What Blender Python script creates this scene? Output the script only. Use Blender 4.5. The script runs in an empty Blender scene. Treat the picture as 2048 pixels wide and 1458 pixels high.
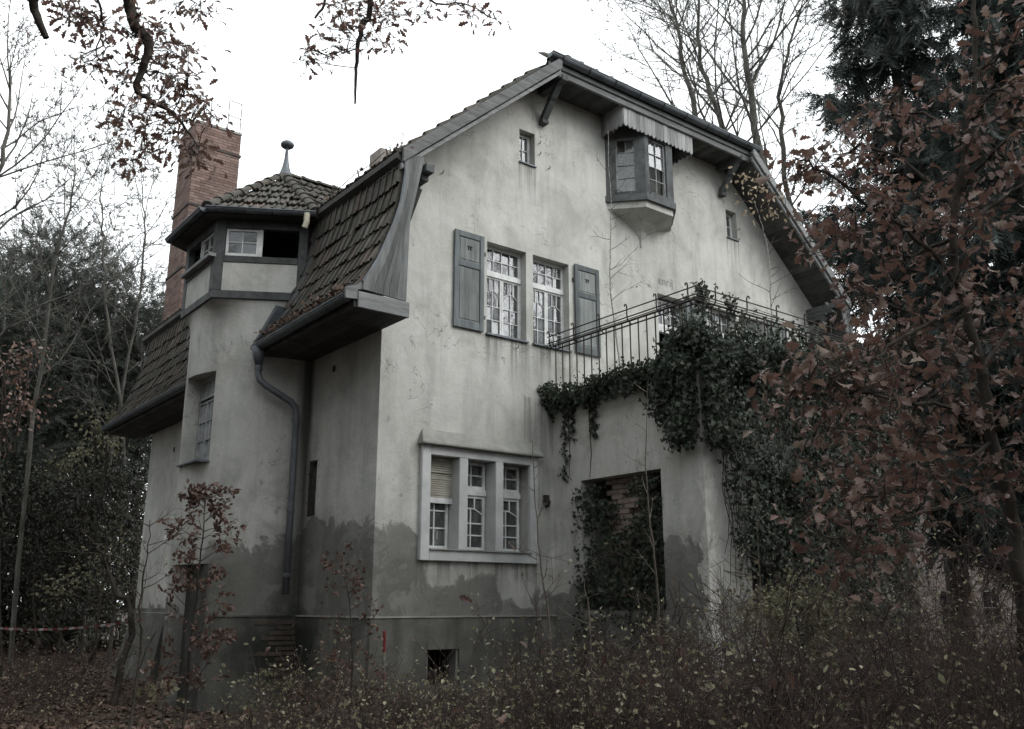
import bpy, math, random
import numpy as np
from mathutils import Matrix, Vector
from mathutils.geometry import tessellate_polygon
R = math.radians
scene = bpy.context.scene
col = scene.collection

# ------------------------------------------------------------------ camera
CAM = np.array([-6.463, -11.529, 0.189])
YAW, PITCH, FOC = R(37.72), R(14.67), 1830.0          # focal length in pixels of a 2048 wide picture
cd = bpy.data.cameras.new('camera'); cd.lens = FOC * 36 / 2048; cd.sensor_width = 36
cd.clip_start = 0.05; cd.clip_end = 1500
cam = bpy.data.objects.new('camera', cd); col.objects.link(cam)
cam.location = CAM; cam.rotation_euler = (math.pi / 2 + PITCH, 0, -YAW)
scene.camera = cam
# ------------------------------------------------------------------ overcast sky and weak broad sun
SUN_EL, SUN_AZ = 36, 148            # azimuth clockwise from +Y, where the brighter part of the cloud is
w = bpy.data.worlds.new('World'); scene.world = w; w.use_nodes = True
nt = w.node_tree; bg = nt.nodes['Background']
sky = nt.nodes.new('ShaderNodeTexSky'); sky.sky_type = 'NISHITA'; sky.sun_disc = False
sky.sun_elevation = R(SUN_EL); sky.sun_rotation = R(SUN_AZ); sky.dust_density = 4; sky.air_density = 1.5
hs = nt.nodes.new('ShaderNodeHueSaturation'); hs.inputs['Saturation'].default_value = 0.12
mx = nt.nodes.new('ShaderNodeMix'); mx.data_type = 'RGBA'; mx.inputs[0].default_value = 0.88
nt.links.new(sky.outputs[0], hs.inputs['Color']); nt.links.new(hs.outputs[0], mx.inputs[6])
mx.inputs[7].default_value = (12.6, 13.2, 13.5, 1)      # closed white cloud cover
nt.links.new(mx.outputs[2], bg.inputs['Color']); bg.inputs['Strength'].default_value = 0.12
sl = bpy.data.lights.new('sun', 'SUN'); sl.energy = 1.7; sl.angle = R(40); sl.color = (1, .985, .96)
so = bpy.data.objects.new('sun', sl); col.objects.link(so); so.location = (0, -20, 30)
so.rotation_euler = (R(90 - SUN_EL), 0, R(180 - SUN_AZ))
scene.view_settings.view_transform = 'Standard'; scene.view_settings.look = 'None'
scene.view_settings.exposure = 0.35; scene.view_settings.gamma = 1
scene.cycles.use_denoising = True; scene.cycles.max_bounces = 4; scene.cycles.diffuse_bounces = 2
scene.cycles.transparent_max_bounces = 12

# ------------------------------------------------------------------ helpers
rng = np.random.default_rng(7); random.seed(7)
WORLD = {}
def ray(u, v):
    f = np.array([math.sin(YAW) * math.cos(PITCH), math.cos(YAW) * math.cos(PITCH), math.sin(PITCH)])
    r = np.array([math.cos(YAW), -math.sin(YAW), 0]); up = np.cross(r, f)
    return f + r * (u - 1024) / FOC - up * (v - 729) / FOC
def at(u, v, t): return CAM + ray(u, v) * t           # a direction of the survey and a distance -> a point of the place
def at_z(u, v, z): d = ray(u, v); return CAM + d * (z - CAM[2]) / d[2]
def at_y(u, v, y): d = ray(u, v); return CAM + d * (y - CAM[1]) / d[1]
def at_x(u, v, x): d = ray(u, v); return CAM + d * (x - CAM[0]) / d[0]
def ground_z(x, y): return -1.42 + .05 * np.sin(x * .7 + 1) * np.cos(y * .6) + .03 * np.sin(x * 2.1 + y * 1.7)

def link(name, data, parent=None, mat=None, world=None):
    o = bpy.data.objects.new(name, data); col.objects.link(o)
    W = world if world is not None else Matrix.Identity(4)
    if parent is not None:
        o.parent = parent; o.matrix_parent_inverse = WORLD[parent.name].inverted()
    o.matrix_basis = W; WORLD[o.name] = W
    if mat is not None and data is not None and not data.materials: data.materials.append(mat)
    return o
def tag(o, label=None, cat=None, group=None, kind=None):
    if label: o['label'] = label
    if cat: o['category'] = cat
    if group: o['group'] = group
    if kind: o['kind'] = kind
    return o
def empty(name, loc, label, cat, group=None):
    o = link(name, None, None, None, Matrix.Translation(Vector([float(c) for c in loc])))
    o.empty_display_size = .3
    return tag(o, label, cat, group)

class MB:
    def __init__(s): s.v = []; s.f = []
    def add(s, vs, fs):
        b = len(s.v); s.v += [tuple(float(c) for c in p) for p in vs]; s.f += [tuple(b + i for i in f) for f in fs]
    def hexa(s, p):      # 8 points: bottom ring 0-3, top ring 4-7
        s.add(p, [(3, 2, 1, 0), (4, 5, 6, 7), (0, 1, 5, 4), (1, 2, 6, 5), (2, 3, 7, 6), (3, 0, 4, 7)])
    def box(s, x0, x1, y0, y1, z0, z1):
        s.hexa([(x0, y0, z0), (x1, y0, z0), (x1, y1, z0), (x0, y1, z0), (x0, y0, z1), (x1, y0, z1), (x1, y1, z1), (x0, y1, z1)])
    def lbox(s, F, u0, u1, w0, w1, n0, n1):
        s.hexa([F(u0, w0, n0), F(u1, w0, n0), F(u1, w0, n1), F(u0, w0, n1), F(u0, w1, n0), F(u1, w1, n0), F(u1, w1, n1), F(u0, w1, n1)])
    def prism(s, poly, F, n0, n1):   # polygon in (u,w), extruded along n
        n = len(poly); a = [F(u, q, n0) for u, q in poly]; b = [F(u, q, n1) for u, q in poly]
        fs = [tuple(range(n)), tuple(range(2 * n - 1, n - 1, -1))] + [(i, i + n, (i + 1) % n + n, (i + 1) % n) for i in range(n)]
        s.add(a + b, fs)
    def tube(s, pts, rad, n=8, caps=True):
        pts = [np.array(p, float) for p in pts]; rad = rad if hasattr(rad, '__len__') else [rad] * len(pts)
        vs = []; ref = None
        for i, p in enumerate(pts):
            d = pts[min(i + 1, len(pts) - 1)] - pts[max(i - 1, 0)]; d = d / (np.linalg.norm(d) + 1e-9)
            if ref is None: ref = np.array([0, 0, 1.]) if abs(d[2]) < .9 else np.array([1., 0, 0])
            a = np.cross(d, ref); a /= np.linalg.norm(a) + 1e-9; b = np.cross(d, a); ref = -b if False else ref
            if abs(np.dot(d, ref)) > .95: ref = a
            for k in range(n):
                t = 2 * math.pi * (k + .5) / n; vs.append(p + rad[i] * (a * math.cos(t) + b * math.sin(t)))
        fs = [(i * n + k, i * n + (k + 1) % n, (i + 1) * n + (k + 1) % n, (i + 1) * n + k) for i in range(len(pts) - 1) for k in range(n)]
        if caps: fs += [tuple(range(n - 1, -1, -1)), tuple((len(pts) - 1) * n + k for k in range(n))]
        s.add(vs, fs)
    def lathe(s, prof, c, n=16):
        vs = [(c[0] + r * math.cos(2 * math.pi * k / n), c[1] + r * math.sin(2 * math.pi * k / n), z) for r, z in prof for k in range(n)]
        fs = [(i * n + k, i * n + (k + 1) % n, (i + 1) * n + (k + 1) % n, (i + 1) * n + k) for i in range(len(prof) - 1) for k in range(n)]
        s.add(vs, fs)
    def mesh(s, name, smooth=False):
        m = bpy.data.meshes.new(name); m.from_pydata(s.v, [], s.f)
        if smooth: m.polygons.foreach_set('use_smooth', [True] * len(m.polygons))
        m.update(); return m
    def build(s, name, mat, parent=None, smooth=False, bevel=0):
        o = link(name, s.mesh(name, smooth), parent, mat)
        if bevel:
            b = o.modifiers.new('bevel', 'BEVEL'); b.width = bevel; b.segments = 1; b.limit_method = 'ANGLE'
        return o

def frame(O, U, N):
    O, U, N = np.array(O, float), np.array(U, float), np.array(N, float); U /= np.linalg.norm(U); N /= np.linalg.norm(N)
    return lambda u, q, n=0.0: O + U * u + N * n + np.array([0, 0, q])
def np_mesh(name, V, Fc, smooth=False):
    m = bpy.data.meshes.new(name); k = Fc.shape[1]; nf = len(Fc)
    m.vertices.add(len(V)); m.vertices.foreach_set('co', np.ascontiguousarray(V, np.float32).ravel())
    m.loops.add(nf * k); m.loops.foreach_set('vertex_index', np.ascontiguousarray(Fc, np.int32).ravel())
    m.polygons.add(nf); m.polygons.foreach_set('loop_start', np.arange(0, nf * k, k, dtype=np.int32))
    if smooth: m.polygons.foreach_set('use_smooth', np.ones(nf, bool))
    m.update(calc_edges=True); return m

# ------------------------------------------------------------------ materials
class NT:
    def __init__(s, name):
        s.m = bpy.data.materials.new(name); s.m.use_nodes = True; s.t = s.m.node_tree
        s.b = s.t.nodes['Principled BSDF']
    def n(s, typ, **k):
        x = s.t.nodes.new(typ)
        for a, b in k.items(): setattr(x, a, b)
        return x
    def l(s, a, b): s.t.links.new(a, b)
    def pos(s, sc=(1, 1, 1)):
        g = s.n('ShaderNodeNewGeometry'); m = s.n('ShaderNodeMapping'); m.inputs['Scale'].default_value = sc
        s.l(g.outputs['Position'], m.inputs['Vector']); return m.outputs[0]
    def noise(s, vec, scale, detail=4, rough=.55, dist=0):
        x = s.n('ShaderNodeTexNoise'); x.inputs['Scale'].default_value = scale; x.inputs['Detail'].default_value = detail
        x.inputs['Roughness'].default_value = rough; x.inputs['Distortion'].default_value = dist
        s.l(vec, x.inputs['Vector']); return x.outputs[0]
    def ramp(s, fac, stops):
        x = s.n('ShaderNodeValToRGB'); e = x.color_ramp.elements
        while len(e) < len(stops): e.new(.5)
        for i, (p, c) in enumerate(stops):
            e[i].position = p; e[i].color = (c, c, c, 1) if not hasattr(c, '__len__') else (*c, 1)
        s.l(fac, x.inputs[0]); return x.outputs[0]
    def mix(s, fac, a, b, mode='MIX'):
        x = s.n('ShaderNodeMix'); x.data_type = 'RGBA'; x.blend_type = mode
        for i, q in ((0, fac), (6, a), (7, b)):
            if hasattr(q, 'links'): s.l(q, x.inputs[i])
            elif hasattr(q, '__len__'): x.inputs[i].default_value = (*q, 1)
            else: x.inputs[i].default_value = q if i == 0 else (q, q, q, 1)
        return x.outputs[2]
    def math(s, op, a, b=0.):
        x = s.n('ShaderNodeMath', operation=op)
        for i, q in ((0, a), (1, b)):
            if hasattr(q, 'links'): s.l(q, x.inputs[i])
            else: x.inputs[i].default_value = q
        return x.outputs[0]
    def bump(s, h, dist=.01, st=.6):
        x = s.n('ShaderNodeBump'); x.inputs['Distance'].default_value = dist; x.inputs['Strength'].default_value = st
        s.l(h, x.inputs['Height']); s.l(x.outputs[0], s.b.inputs['Normal'])
    def done(s, colr, rough=.9, metal=0, spec=.3):
        if hasattr(colr, 'links'): s.l(colr, s.b.inputs['Base Color'])
        else: s.b.inputs['Base Color'].default_value = (*colr, 1)
        if hasattr(rough, 'links'): s.l(rough, s.b.inputs['Roughness'])
        else: s.b.inputs['Roughness'].default_value = rough
        s.b.inputs['Metallic'].default_value = metal; s.b.inputs['Specular IOR Level'].default_value = spec
        return s.m

def m_plaster():
    k = NT('weathered_plaster'); p = k.pos()
    big = k.noise(p, .55, 5, .6); streak = k.noise(k.pos((3.2, 3.2, .28)), 1.3, 5, .65); fine = k.noise(p, 22, 5, .7); mid = k.noise(p, 3.1, 6, .68, .4)
    c = k.ramp(big, [(.3, (.42, .418, .39)), (.5, (.51, .508, .478)), (.72, (.565, .562, .53))])
    c = k.mix(k.ramp(streak, [(.48, 0), (.74, .5)]), c, (.24, .243, .225))
    c = k.mix(k.ramp(mid, [(.46, 0), (.72, .45)]), c, (.33, .328, .30))
    blot = k.noise(k.pos((1, 1, .8)), 1.5, 6, .62, .5); c = k.mix(k.ramp(blot, [(.48, 0), (.66, .62)]), c, (.28, .28, .255)); c = k.mix(k.ramp(blot, [(.3, .5), (.45, 0)]), c, (.60, .60, .575))
    c = k.mix(k.ramp(k.noise(k.pos((1.1, 1.1, 1.1)), .9, 3), [(.55, 0), (.75, .3)]), c, (.50, .455, .42))
    g = k.n('ShaderNodeNewGeometry'); sx = k.n('ShaderNodeSeparateXYZ'); k.l(g.outputs['Position'], sx.inputs[0]); z = sx.outputs[2]
    # sharp edged patches where the repair render stays damp, and moss runs by the gutter corner
    rag = k.noise(p, 2.3, 7, .62, .9); low = k.noise(k.pos((.9, .9, .7)), .9, 3, .5)
    s_ = k.math('DIVIDE', k.math('ADD', k.math('SUBTRACT', sx.outputs[0], sx.outputs[1]), 8.), 20.)     # distance run along the walls
    hgt = [(-8, .1), (-4.7, .1), (-4.3, .95), (-2.7, 1.0), (-2.3, 1.4), (-.05, 1.3), (.65, 1.15), (.95, .5), (2.6, .2), (3.2, .45), (5.5, .35), (5.8, 1.05), (6.45, .95), (6.8, .3), (12, .3)]
    th = k.ramp(s_, [((q + 8) / 20, h_ * .5) for q, h_ in hgt])
    th = k.math('ADD', k.math('MULTIPLY', th, 2.), k.math('ADD', k.math('MULTIPLY', k.math('SUBTRACT', rag, .5), 1.1), k.math('MULTIPLY', k.math('SUBTRACT', low, .5), .9)))
    edge = k.math('SUBTRACT', th, z)
    damp = k.ramp(k.math('ADD', edge, .2), [(.165, 0), (.195, .55), (.26, .84), (.8, .93)])
    tide = k.ramp(k.math('ADD', edge, .5), [(.1, 0), (.45, .3), (.5, 0)])
    vd = k.n('ShaderNodeVectorMath', operation='DISTANCE'); cb = k.n('ShaderNodeCombineXYZ'); k.l(sx.outputs[0], cb.inputs[0]); k.l(sx.outputs[1], cb.inputs[1]); k.l(cb.outputs[0], vd.inputs[0]); vd.inputs[1].default_value = (-.02, 2.36, 0)
    run = k.ramp(k.math('ADD', vd.outputs['Value'], k.math('MULTIPLY', k.math('SUBTRACT', streak, .5), .35)), [(.05, .9), (.22, 0)])
    vf = k.n('ShaderNodeVectorMath', operation='DISTANCE'); k.l(g.outputs['Position'], vf.inputs[0]); vf.inputs[1].default_value = (-.25, 2.2, -.45)
    foot = k.ramp(k.math('ADD', vf.outputs['Value'], k.math('MULTIPLY', k.math('SUBTRACT', rag, .5), .7)), [(.35, .95), (.8, 0)])
    flake = k.ramp(k.noise(p, 2.4, 7, .65, .6), [(.47, 0), (.53, .62)])
    dampc = k.mix(flake, (.095, .093, .083), (.23, .23, .21))
    dampc = k.mix(k.ramp(k.noise(p, 1.1, 3), [(.42, 0), (.6, .8)]), dampc, (.10, .098, .088))
    c = k.mix(tide, c, (.24, .235, .21)); c = k.mix(damp, c, dampc)
    vc = k.n('ShaderNodeVectorMath', operation='DISTANCE'); k.l(cb.outputs[0], vc.inputs[0]); vc.inputs[1].default_value = (3.36, -3.2, 0)
    chip = k.math('MULTIPLY', k.ramp(k.math('ADD', vc.outputs['Value'], k.math('MULTIPLY', k.math('SUBTRACT', k.noise(k.pos((1, 1, .6)), 3.2, 6, .65, .6), .5), .9)), [(.10, .85), (.13, 0)]), k.math('LESS_THAN', z, 2.6))
    c = k.mix(chip, c, k.mix(k.ramp(k.noise(p, 5, 4), [(.45, 0), (.55, .6)]), (.56, .555, .53), (.36, .33, .30)))
    c = k.mix(run, c, (.05, .052, .044)); c = k.mix(foot, c, (.022, .026, .02))
    c = k.mix(k.ramp(fine, [(.3, .0), (.8, .22)]), c, (.30, .30, .28))
    crk = k.noise(p, .75, 5, .55, 1.2); cm = k.math('ABSOLUTE', k.math('SUBTRACT', crk, .5)); c = k.mix(k.math('MULTIPLY', k.ramp(cm, [(0, .75), (.0035, 0)]), k.ramp(low, [(.5, 0), (.56, 1)])), c, (.09, .088, .08))
    # rain runs below sills, cap and eaves
    runs = k.noise(k.pos((7, 7, .22)), 1.5, 4, .6)
    def under(x0, x1, ztop, ln):
        u = k.math('MULTIPLY', k.math('GREATER_THAN', sx.outputs[0], x0), k.math('LESS_THAN', sx.outputs[0], x1)); m_ = k.n('ShaderNodeMapRange'); k.l(z, m_.inputs[0]); m_.inputs[1].default_value = ztop - ln; m_.inputs[2].default_value = ztop; m_.inputs[3].default_value = 0; m_.inputs[4].default_value = 1
        return k.math('MULTIPLY', k.math('MULTIPLY', u, m_.outputs[0]), k.math('LESS_THAN', z, ztop))
    tot = None
    for q in ((1.9, 3.8, 4.43, .9), (7.4, 9.3, 4.43, .9), (2.6, 3.0, 7.72, .8), (8.2, 8.6, 7.72, .8), (.7, 2.95, .82, .5), (3.33, 7.9, 3.42, 1.3), (2.7, 3.32, 3.5, 1.6)):
        tot = under(*q) if tot is None else k.math('MAXIMUM', tot, under(*q))
    c = k.mix(k.math('MULTIPLY', tot, k.ramp(runs, [(.42, 0), (.6, .8)])), c, (.13, .13, .115))
    specks = k.ramp(k.noise(k.pos((1, 1, .5)), 9, 2, .5), [(.70, 0), (.75, .5)])
    c = k.mix(specks, c, (.2, .2, .185))
    h = k.math('ADD', fine, k.math('MULTIPLY', k.math('ADD', mid, k.math('MULTIPLY', damp, -.5)), 2.0)); k.bump(h, .012, .55)
    return k.done(c, .95, 0, .15)
def m_plinth():
    k = NT('damp_plinth_render'); p = k.pos(); a = k.noise(p, 1.6, 6, .65); s = k.noise(k.pos((4, 4, .4)), 1, 4)
    c = k.ramp(a, [(.3, (.075, .075, .066)), (.55, (.13, .13, .115)), (.75, (.21, .21, .19))])
    vf = k.n('ShaderNodeVectorMath', operation='DISTANCE'); k.l(p, vf.inputs[0]); vf.inputs[1].default_value = (-.25, 2.2, -.55)
    foot = k.ramp(k.math('ADD', vf.outputs['Value'], k.math('MULTIPLY', k.math('SUBTRACT', a, .5), .8)), [(.4, .95), (.95, 0)])
    c = k.mix(k.ramp(s, [(.45, 0), (.7, .6)]), c, (.05, .052, .045)); c = k.mix(foot, c, (.02, .024, .019)); k.bump(k.noise(p, 18, 5, .7), .01, .5)
    return k.done(c, .93, 0, .2)
def m_wood(name, base, dark, sc):
    k = NT(name); tc = k.n('ShaderNodeTexCoord'); oi = k.n('ShaderNodeObjectInfo')
    mp = k.n('ShaderNodeMapping'); mp.inputs['Scale'].default_value = sc
    off = k.n('ShaderNodeVectorMath', operation='ADD'); k.l(k.n('ShaderNodeNewGeometry').outputs['Position'], off.inputs[0])
    cb = k.n('ShaderNodeCombineXYZ'); k.l(k.math('MULTIPLY', oi.outputs['Random'], 40.), cb.inputs[0]); k.l(k.math('MULTIPLY', oi.outputs['Random'], 17.), cb.inputs[2]); k.l(cb.outputs[0], off.inputs[1])
    k.l(off.outputs[0], mp.inputs[0]); g = k.noise(mp.outputs[0], 1, 7, .7, .3)
    c = k.ramp(g, [(.28, dark), (.5, base), (.75, tuple(min(1, x * 1.5) for x in base))])
    c = k.mix(k.ramp(k.noise(k.pos(), 1.7, 4), [(.4, 0), (.7, .5)]), c, tuple(x * .55 for x in base))
    tone = k.math('ADD', k.math('MULTIPLY', oi.outputs['Random'], .6), .7)
    c = k.mix(1., c, tone, 'MULTIPLY'); k.bump(g, .006, .6)
    return k.done(c, .85, 0, .2)
def m_tile():
    k = NT('old_clay_tile'); oi = k.n('ShaderNodeObjectInfo'); g = k.n('ShaderNodeNewGeometry')
    r = k.math('FRACT', k.math('ADD', k.math('MULTIPLY', oi.outputs['Random'], 3.7), k.math('MULTIPLY', g.outputs['Random Per Island'], 5.3)))
    c = k.ramp(r, [(0, (.052, .044, .039)), (.35, (.080, .066, .058)), (.6, (.074, .068, .061)), (.85, (.11, .078, .064)), (1, (.14, .132, .12))])
    c = k.mix(k.ramp(k.noise(k.pos(), 3, 5, .6), [(.38, 0), (.62, .85)]), c, (.040, .041, .032))
    c = k.mix(k.ramp(k.noise(k.pos(), 19, 4, .6), [(.52, 0), (.75, .5)]), c, (.15, .155, .125)); k.bump(k.noise(k.pos(), 30, 4), .006, .5)
    return k.done(c, .8, 0, .3)
def m_simple(name, c1, c2, scale=5, rough=.8, metal=0, spec=.3, isl=False, sc=(1, 1, 1), bump=0):
    k = NT(name); n = k.noise(k.pos(sc), scale, 5, .6); c = k.ramp(n, [(.32, c1), (.68, c2)])
    if bump: k.bump(n, bump, .5)
    return k.done(c, rough, metal, spec)
def m_leaf(name, cols, rough=.6, spec=.3, trans=.25):
    k = NT(name); g = k.n('ShaderNodeNewGeometry'); n = len(cols)
    c = k.ramp(g.outputs['Random Per Island'], [(i / max(1, n - 1), q) for i, q in enumerate(cols)])
    c = k.mix(k.ramp(k.noise(k.pos(), 1.1, 3), [(.35, 0), (.7, .4)]), c, tuple(.6 * x for x in cols[0]))
    k.done(c, rough, 0, spec)
    if trans:
        tr = k.n('ShaderNodeBsdfTranslucent'); k.l(c, tr.inputs[0]); ms = k.n('ShaderNodeMixShader'); ms.inputs[0].default_value = trans
        k.l(k.b.outputs[0], ms.inputs[1]); k.l(tr.outputs[0], ms.inputs[2]); k.l(ms.outputs[0], k.t.nodes['Material Output'].inputs[0])
    return k.m
def m_glass():
    k = NT('old_window_glass'); p = k.pos(); gl = k.n('ShaderNodeBsdfGlossy'); gl.inputs['Roughness'].default_value = .05
    gl.inputs['Color'].default_value = (.93, .96, 1, 1)
    bp = k.n('ShaderNodeBump'); bp.inputs['Distance'].default_value = .02; bp.inputs['Strength'].default_value = .12; k.l(k.noise(p, 3.5, 2), bp.inputs['Height']); k.l(bp.outputs[0], gl.inputs['Normal'])
    tr = k.n('ShaderNodeBsdfTransparent'); tr.inputs[0].default_value = (.72, .75, .75, 1)
    fr = k.n('ShaderNodeFresnel'); fr.inputs[0].default_value = 1.75
    dirt_sheen = k.n('ShaderNodeBsdfDiffuse'); dirt_sheen.inputs[0].default_value = (.35, .36, .36, 1)  # grey dirt film, made stronger to paint in brighter reflection on the panes
    a = k.n('ShaderNodeMixShader'); k.l(fr.outputs[0], a.inputs[0]); k.l(tr.outputs[0], a.inputs[1]); k.l(gl.outputs[0], a.inputs[2])
    b = k.n('ShaderNodeMixShader'); k.l(k.ramp(k.noise(p, 6, 4), [(.35, .10), (.7, .30)]), b.inputs[0]); k.l(a.outputs[0], b.inputs[1]); k.l(dirt_sheen.outputs[0], b.inputs[2])
    k.l(b.outputs[0], k.t.nodes['Material Output'].inputs[0]); return k.m

PLASTER, PLINTH, TILE, GLASS = m_plaster(), m_plinth(), m_tile(), m_glass()
WOODV = m_wood('grey_boards', (.135, .14, .14), (.052, .055, .055), (14, 14, 1.1))
WOODX = m_wood('grey_beams', (.185, .19, .19), (.07, .073, .074), (1.4, 1.4, 16))
WOODG = m_wood('weathered_green_grey_timber', (.098, .103, .104), (.040, .043, .044), (5, 5, 5))
WOODP = m_wood('pale_weathered_boards', (.29, .295, .29), (.13, .135, .135), (14, 14, 1.1))
SHUT = m_wood('blue_grey_shutter_paint', (.135, .150, .154), (.075, .086, .089), (10, 10, 1))
SHUTP = m_wood('bare_shutter_panel', (.20, .215, .21), (.10, .11, .11), (12, 12, 1))
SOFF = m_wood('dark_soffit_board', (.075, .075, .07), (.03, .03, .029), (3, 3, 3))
ZINC = m_simple('dull_zinc', (.075, .085, .095), (.15, .165, .18), 4, .55, .55, .4)
PIPE = m_simple('painted_downpipe', (.085, .092, .105), (.13, .14, .155), 6, .55, .2, .4)
IRON = m_simple('rusty_iron', (.035, .033, .033), (.075, .062, .055), 9, .75, .3, .3)
FRAMEW = m_simple('flaking_white_paint', (.50, .51, .50), (.70, .71, .70), 7, .7, 0, .3, bump=.004)
FRAMEG = m_simple('greyed_frame_paint', (.20, .205, .205), (.36, .365, .36), 9, .75, 0, .25, bump=.004)
STONE = m_simple('limewashed_stone', (.40, .41, .41), (.56, .565, .56), 2.6, .85, 0, .25, bump=.006)
CAPM = m_simple('cement_cap', (.20, .20, .185), (.32, .32, .295), 3, .95, 0, .2, bump=.01)
DARKIN = m_simple('dark_interior', (.05, .048, .045), (.09, .088, .08), 2, .95, 0, .1)
SLAT = m_simple('yellowed_shutter_slat', (.30, .285, .24), (.46, .445, .39), 5, .8, 0, .2)
CREAM = m_simple('cream_pipe', (.42, .40, .31), (.50, .47, .37), 5, .6, 0, .3)
BLACK = m_simple('black_cutout', (.01, .01, .01), (.02, .02, .02), 5, .95, 0, 0)
BRICK = NT('chimney_brick')
_r = BRICK.n('ShaderNodeNewGeometry').outputs['Random Per Island']
BRICK = BRICK.done(BRICK.mix(BRICK.ramp(BRICK.noise(BRICK.pos(), 2.2, 5), [(.4, 0), (.75, .5)]), BRICK.ramp(_r, [(0, (.13, .088, .077)), (.4, (.185, .125, .108)), (.75, (.235, .168, .148)), (1, (.15, .105, .092))]), (.095, .075, .068)), .9, 0, .2)
MORTAR = m_simple('mortar', (.19, .17, .155), (.27, .245, .225), 8, .95, 0, .1)
RBRICK = m_simple('bare_wall_brick', (.045, .038, .032), (.095, .075, .062), 3.2, .93, 0, .2, bump=.01)

# ------------------------------------------------------------------ the ground
def build_ground():
    n = 150; g = np.linspace(-1, 1, n); s = np.sign(g) * np.abs(g) ** 2.2 * 420
    X, Y = np.meshgrid(s, s, indexing='ij'); X = X - 2; Y = Y + 2
    Z = ground_z(X, Y)
    V = np.stack([X, Y, Z], -1).reshape(-1, 3); i = np.arange(n - 1)
    A, B = np.meshgrid(i, i, indexing='ij'); a = (A * n + B).ravel()
    F = np.stack([a, a + n, a + n + 1, a + 1], 1)
    k = NT('leaf_mould_soil'); p = k.pos()
    c = k.ramp(k.noise(p, 7, 8, .75), [(.3, (.028, .022, .018)), (.5, (.075, .055, .044)), (.68, (.13, .10, .082))])
    c = k.mix(k.ramp(k.noise(p, .5, 3), [(.45, 0), (.65, .5)]), c, (.05, .05, .034)); k.bump(k.noise(p, 14, 6, .7), .03, .8)
    tag(link('ground', np_mesh('ground', V, F, True), None, k.done(c, .95, 0, .1)), kind='structure')
build_ground()

# ------------------------------------------------------------------ the house
XC, WID, DEP, OV = 5.6, 11.2, 11.0, 0.77
house = empty('villa', (5.6, 5.5, -1.42), 'derelict plaster villa with mansard gable roof, hexagonal stair turret and ivy-grown terrace', 'house')
PROF = [(-0.86, 4.34), (-0.71, 4.60), (-0.55, 4.87), (-0.40, 5.25), (-0.27, 5.59), (-0.19, 5.91), (-0.135, 6.3), (-0.13, 6.58)]
EAVE2, RIDGE = (-0.22, 6.69), (5.6, 11.97)
HIPZ, HIPY = 9.46, -0.66

def wall(name, F, outer, holes, depth, mat, parent=house, reveal_mat=None):
    b = MB(); polys = [outer] + [[(u0, w0), (u0, w1), (u1, w1), (u1, w0)] for u0, u1, w0, w1 in holes]
    flat = [p for q in polys for p in q]
    tris = tessellate_polygon([[Vector((u, q, 0)) for u, q in pl] for pl in polys])
    b.add([F(u, q, 0) for u, q in flat], [tuple(t) for t in tris])
    for u0, u1, w0, w1 in holes:
        c = [(u0, w0), (u1, w0), (u1, w1), (u0, w1)]
        b.add([F(u, q, 0) for u, q in c] + [F(u, q, -depth) for u, q in c], [(i, (i + 1) % 4, (i + 1) % 4 + 4, i + 4) for i in range(4)])
    return b.build(name, mat, parent)
FG = frame((0, 0, 0), (1, 0, 0), (0, -1, 0))       # gable: u = x, n towards the garden
FL = frame((0, 0, 0), (0, 1, 0), (-1, 0, 0))       # side wall: u = y
mir = lambda a, b: (2 * XC - b, 2 * XC - a)
UPW = [(1.93, 2.76), (2.91, 3.73)]
gh = [(0.86, 2.79, .95, 2.36)] + [(a, b, 4.45, 6.05) for a, b in UPW] + [(*mir(a, b), 4.45, 6.05) for a, b in UPW]
gh += [(6.0, 6.84, 3.62, 6.0), (2.62, 2.97, 7.73, 8.37), (*mir(2.62, 2.97), 7.73, 8.37), (.94, 1.42, -.95, -.44)]
wall('gable_wall', FG, [(0, -1.7), (WID, -1.7), (WID, 6.72), (8.34, 9.34), (2.86, 9.34), (0, 6.72)], gh, .28, PLASTER)
wall('side_wall', FL, [(0, -1.7), (DEP, -1.7), (DEP, 6.6), (0, 6.6)], [(1.93, 2.2, 1.54, 2.43)], .25, PLASTER)
b = MB(); b.add([(WID, 0, -1.7), (WID, DEP, -1.7), (WID, DEP, 6.6), (WID, 0, 6.6)], [(0, 1, 2, 3)])
b.add([(0, DEP, -1.7), (WID, DEP, -1.7), (WID, DEP, 6.7), (5.6, DEP, 11.8), (0, DEP, 6.7)], [(0, 1, 2, 3, 4)]); b.build('rear_wall', PLASTER, house)
b = MB()
for z in (-.3, 3.3, 6.5): b.box(.02, WID - .02, .3, DEP - .02, z, z + .2)
b.box(.02, WID - .02, 3.2, 3.35, -1.6, 6.5); b.box(4.6, 4.75, .3, 3.2, -1.6, 6.5)
b.build('interior_floors', DARKIN, house)
# projecting plinth with a thin ledge
b = MB(); b.box(-.03, .9, -.035, .0, -1.7, -.0); b.box(1.46, WID, -.035, 0, -1.7, 0); b.box(.9, 1.46, -.035, 0, -.44, 0); b.box(.9, 1.46, -.035, 0, -1.7, -.98)
b.box(-.035, 0, 0, DEP + .03, -1.7, 0)
b.hexa([(-.36, 8.6, -1.7), (0, 8.6, -1.7), (0, DEP + .3, -1.7), (-.36, DEP + .3, -1.7), (-.03, 8.6, .1), (0, 8.6, .1), (0, DEP, .1), (-.03, DEP, .1)])
b.build('plinth', PLINTH, house)
b = MB(); b.box(-.045, WID, -.05, 0, -.0, .022); b.box(-.05, 0, -.045, 2.3, 0, .022); b.box(-.05, 0, 5.3, DEP, 0, .022); b.build('plinth_ledge', CAPM, house)

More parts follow.
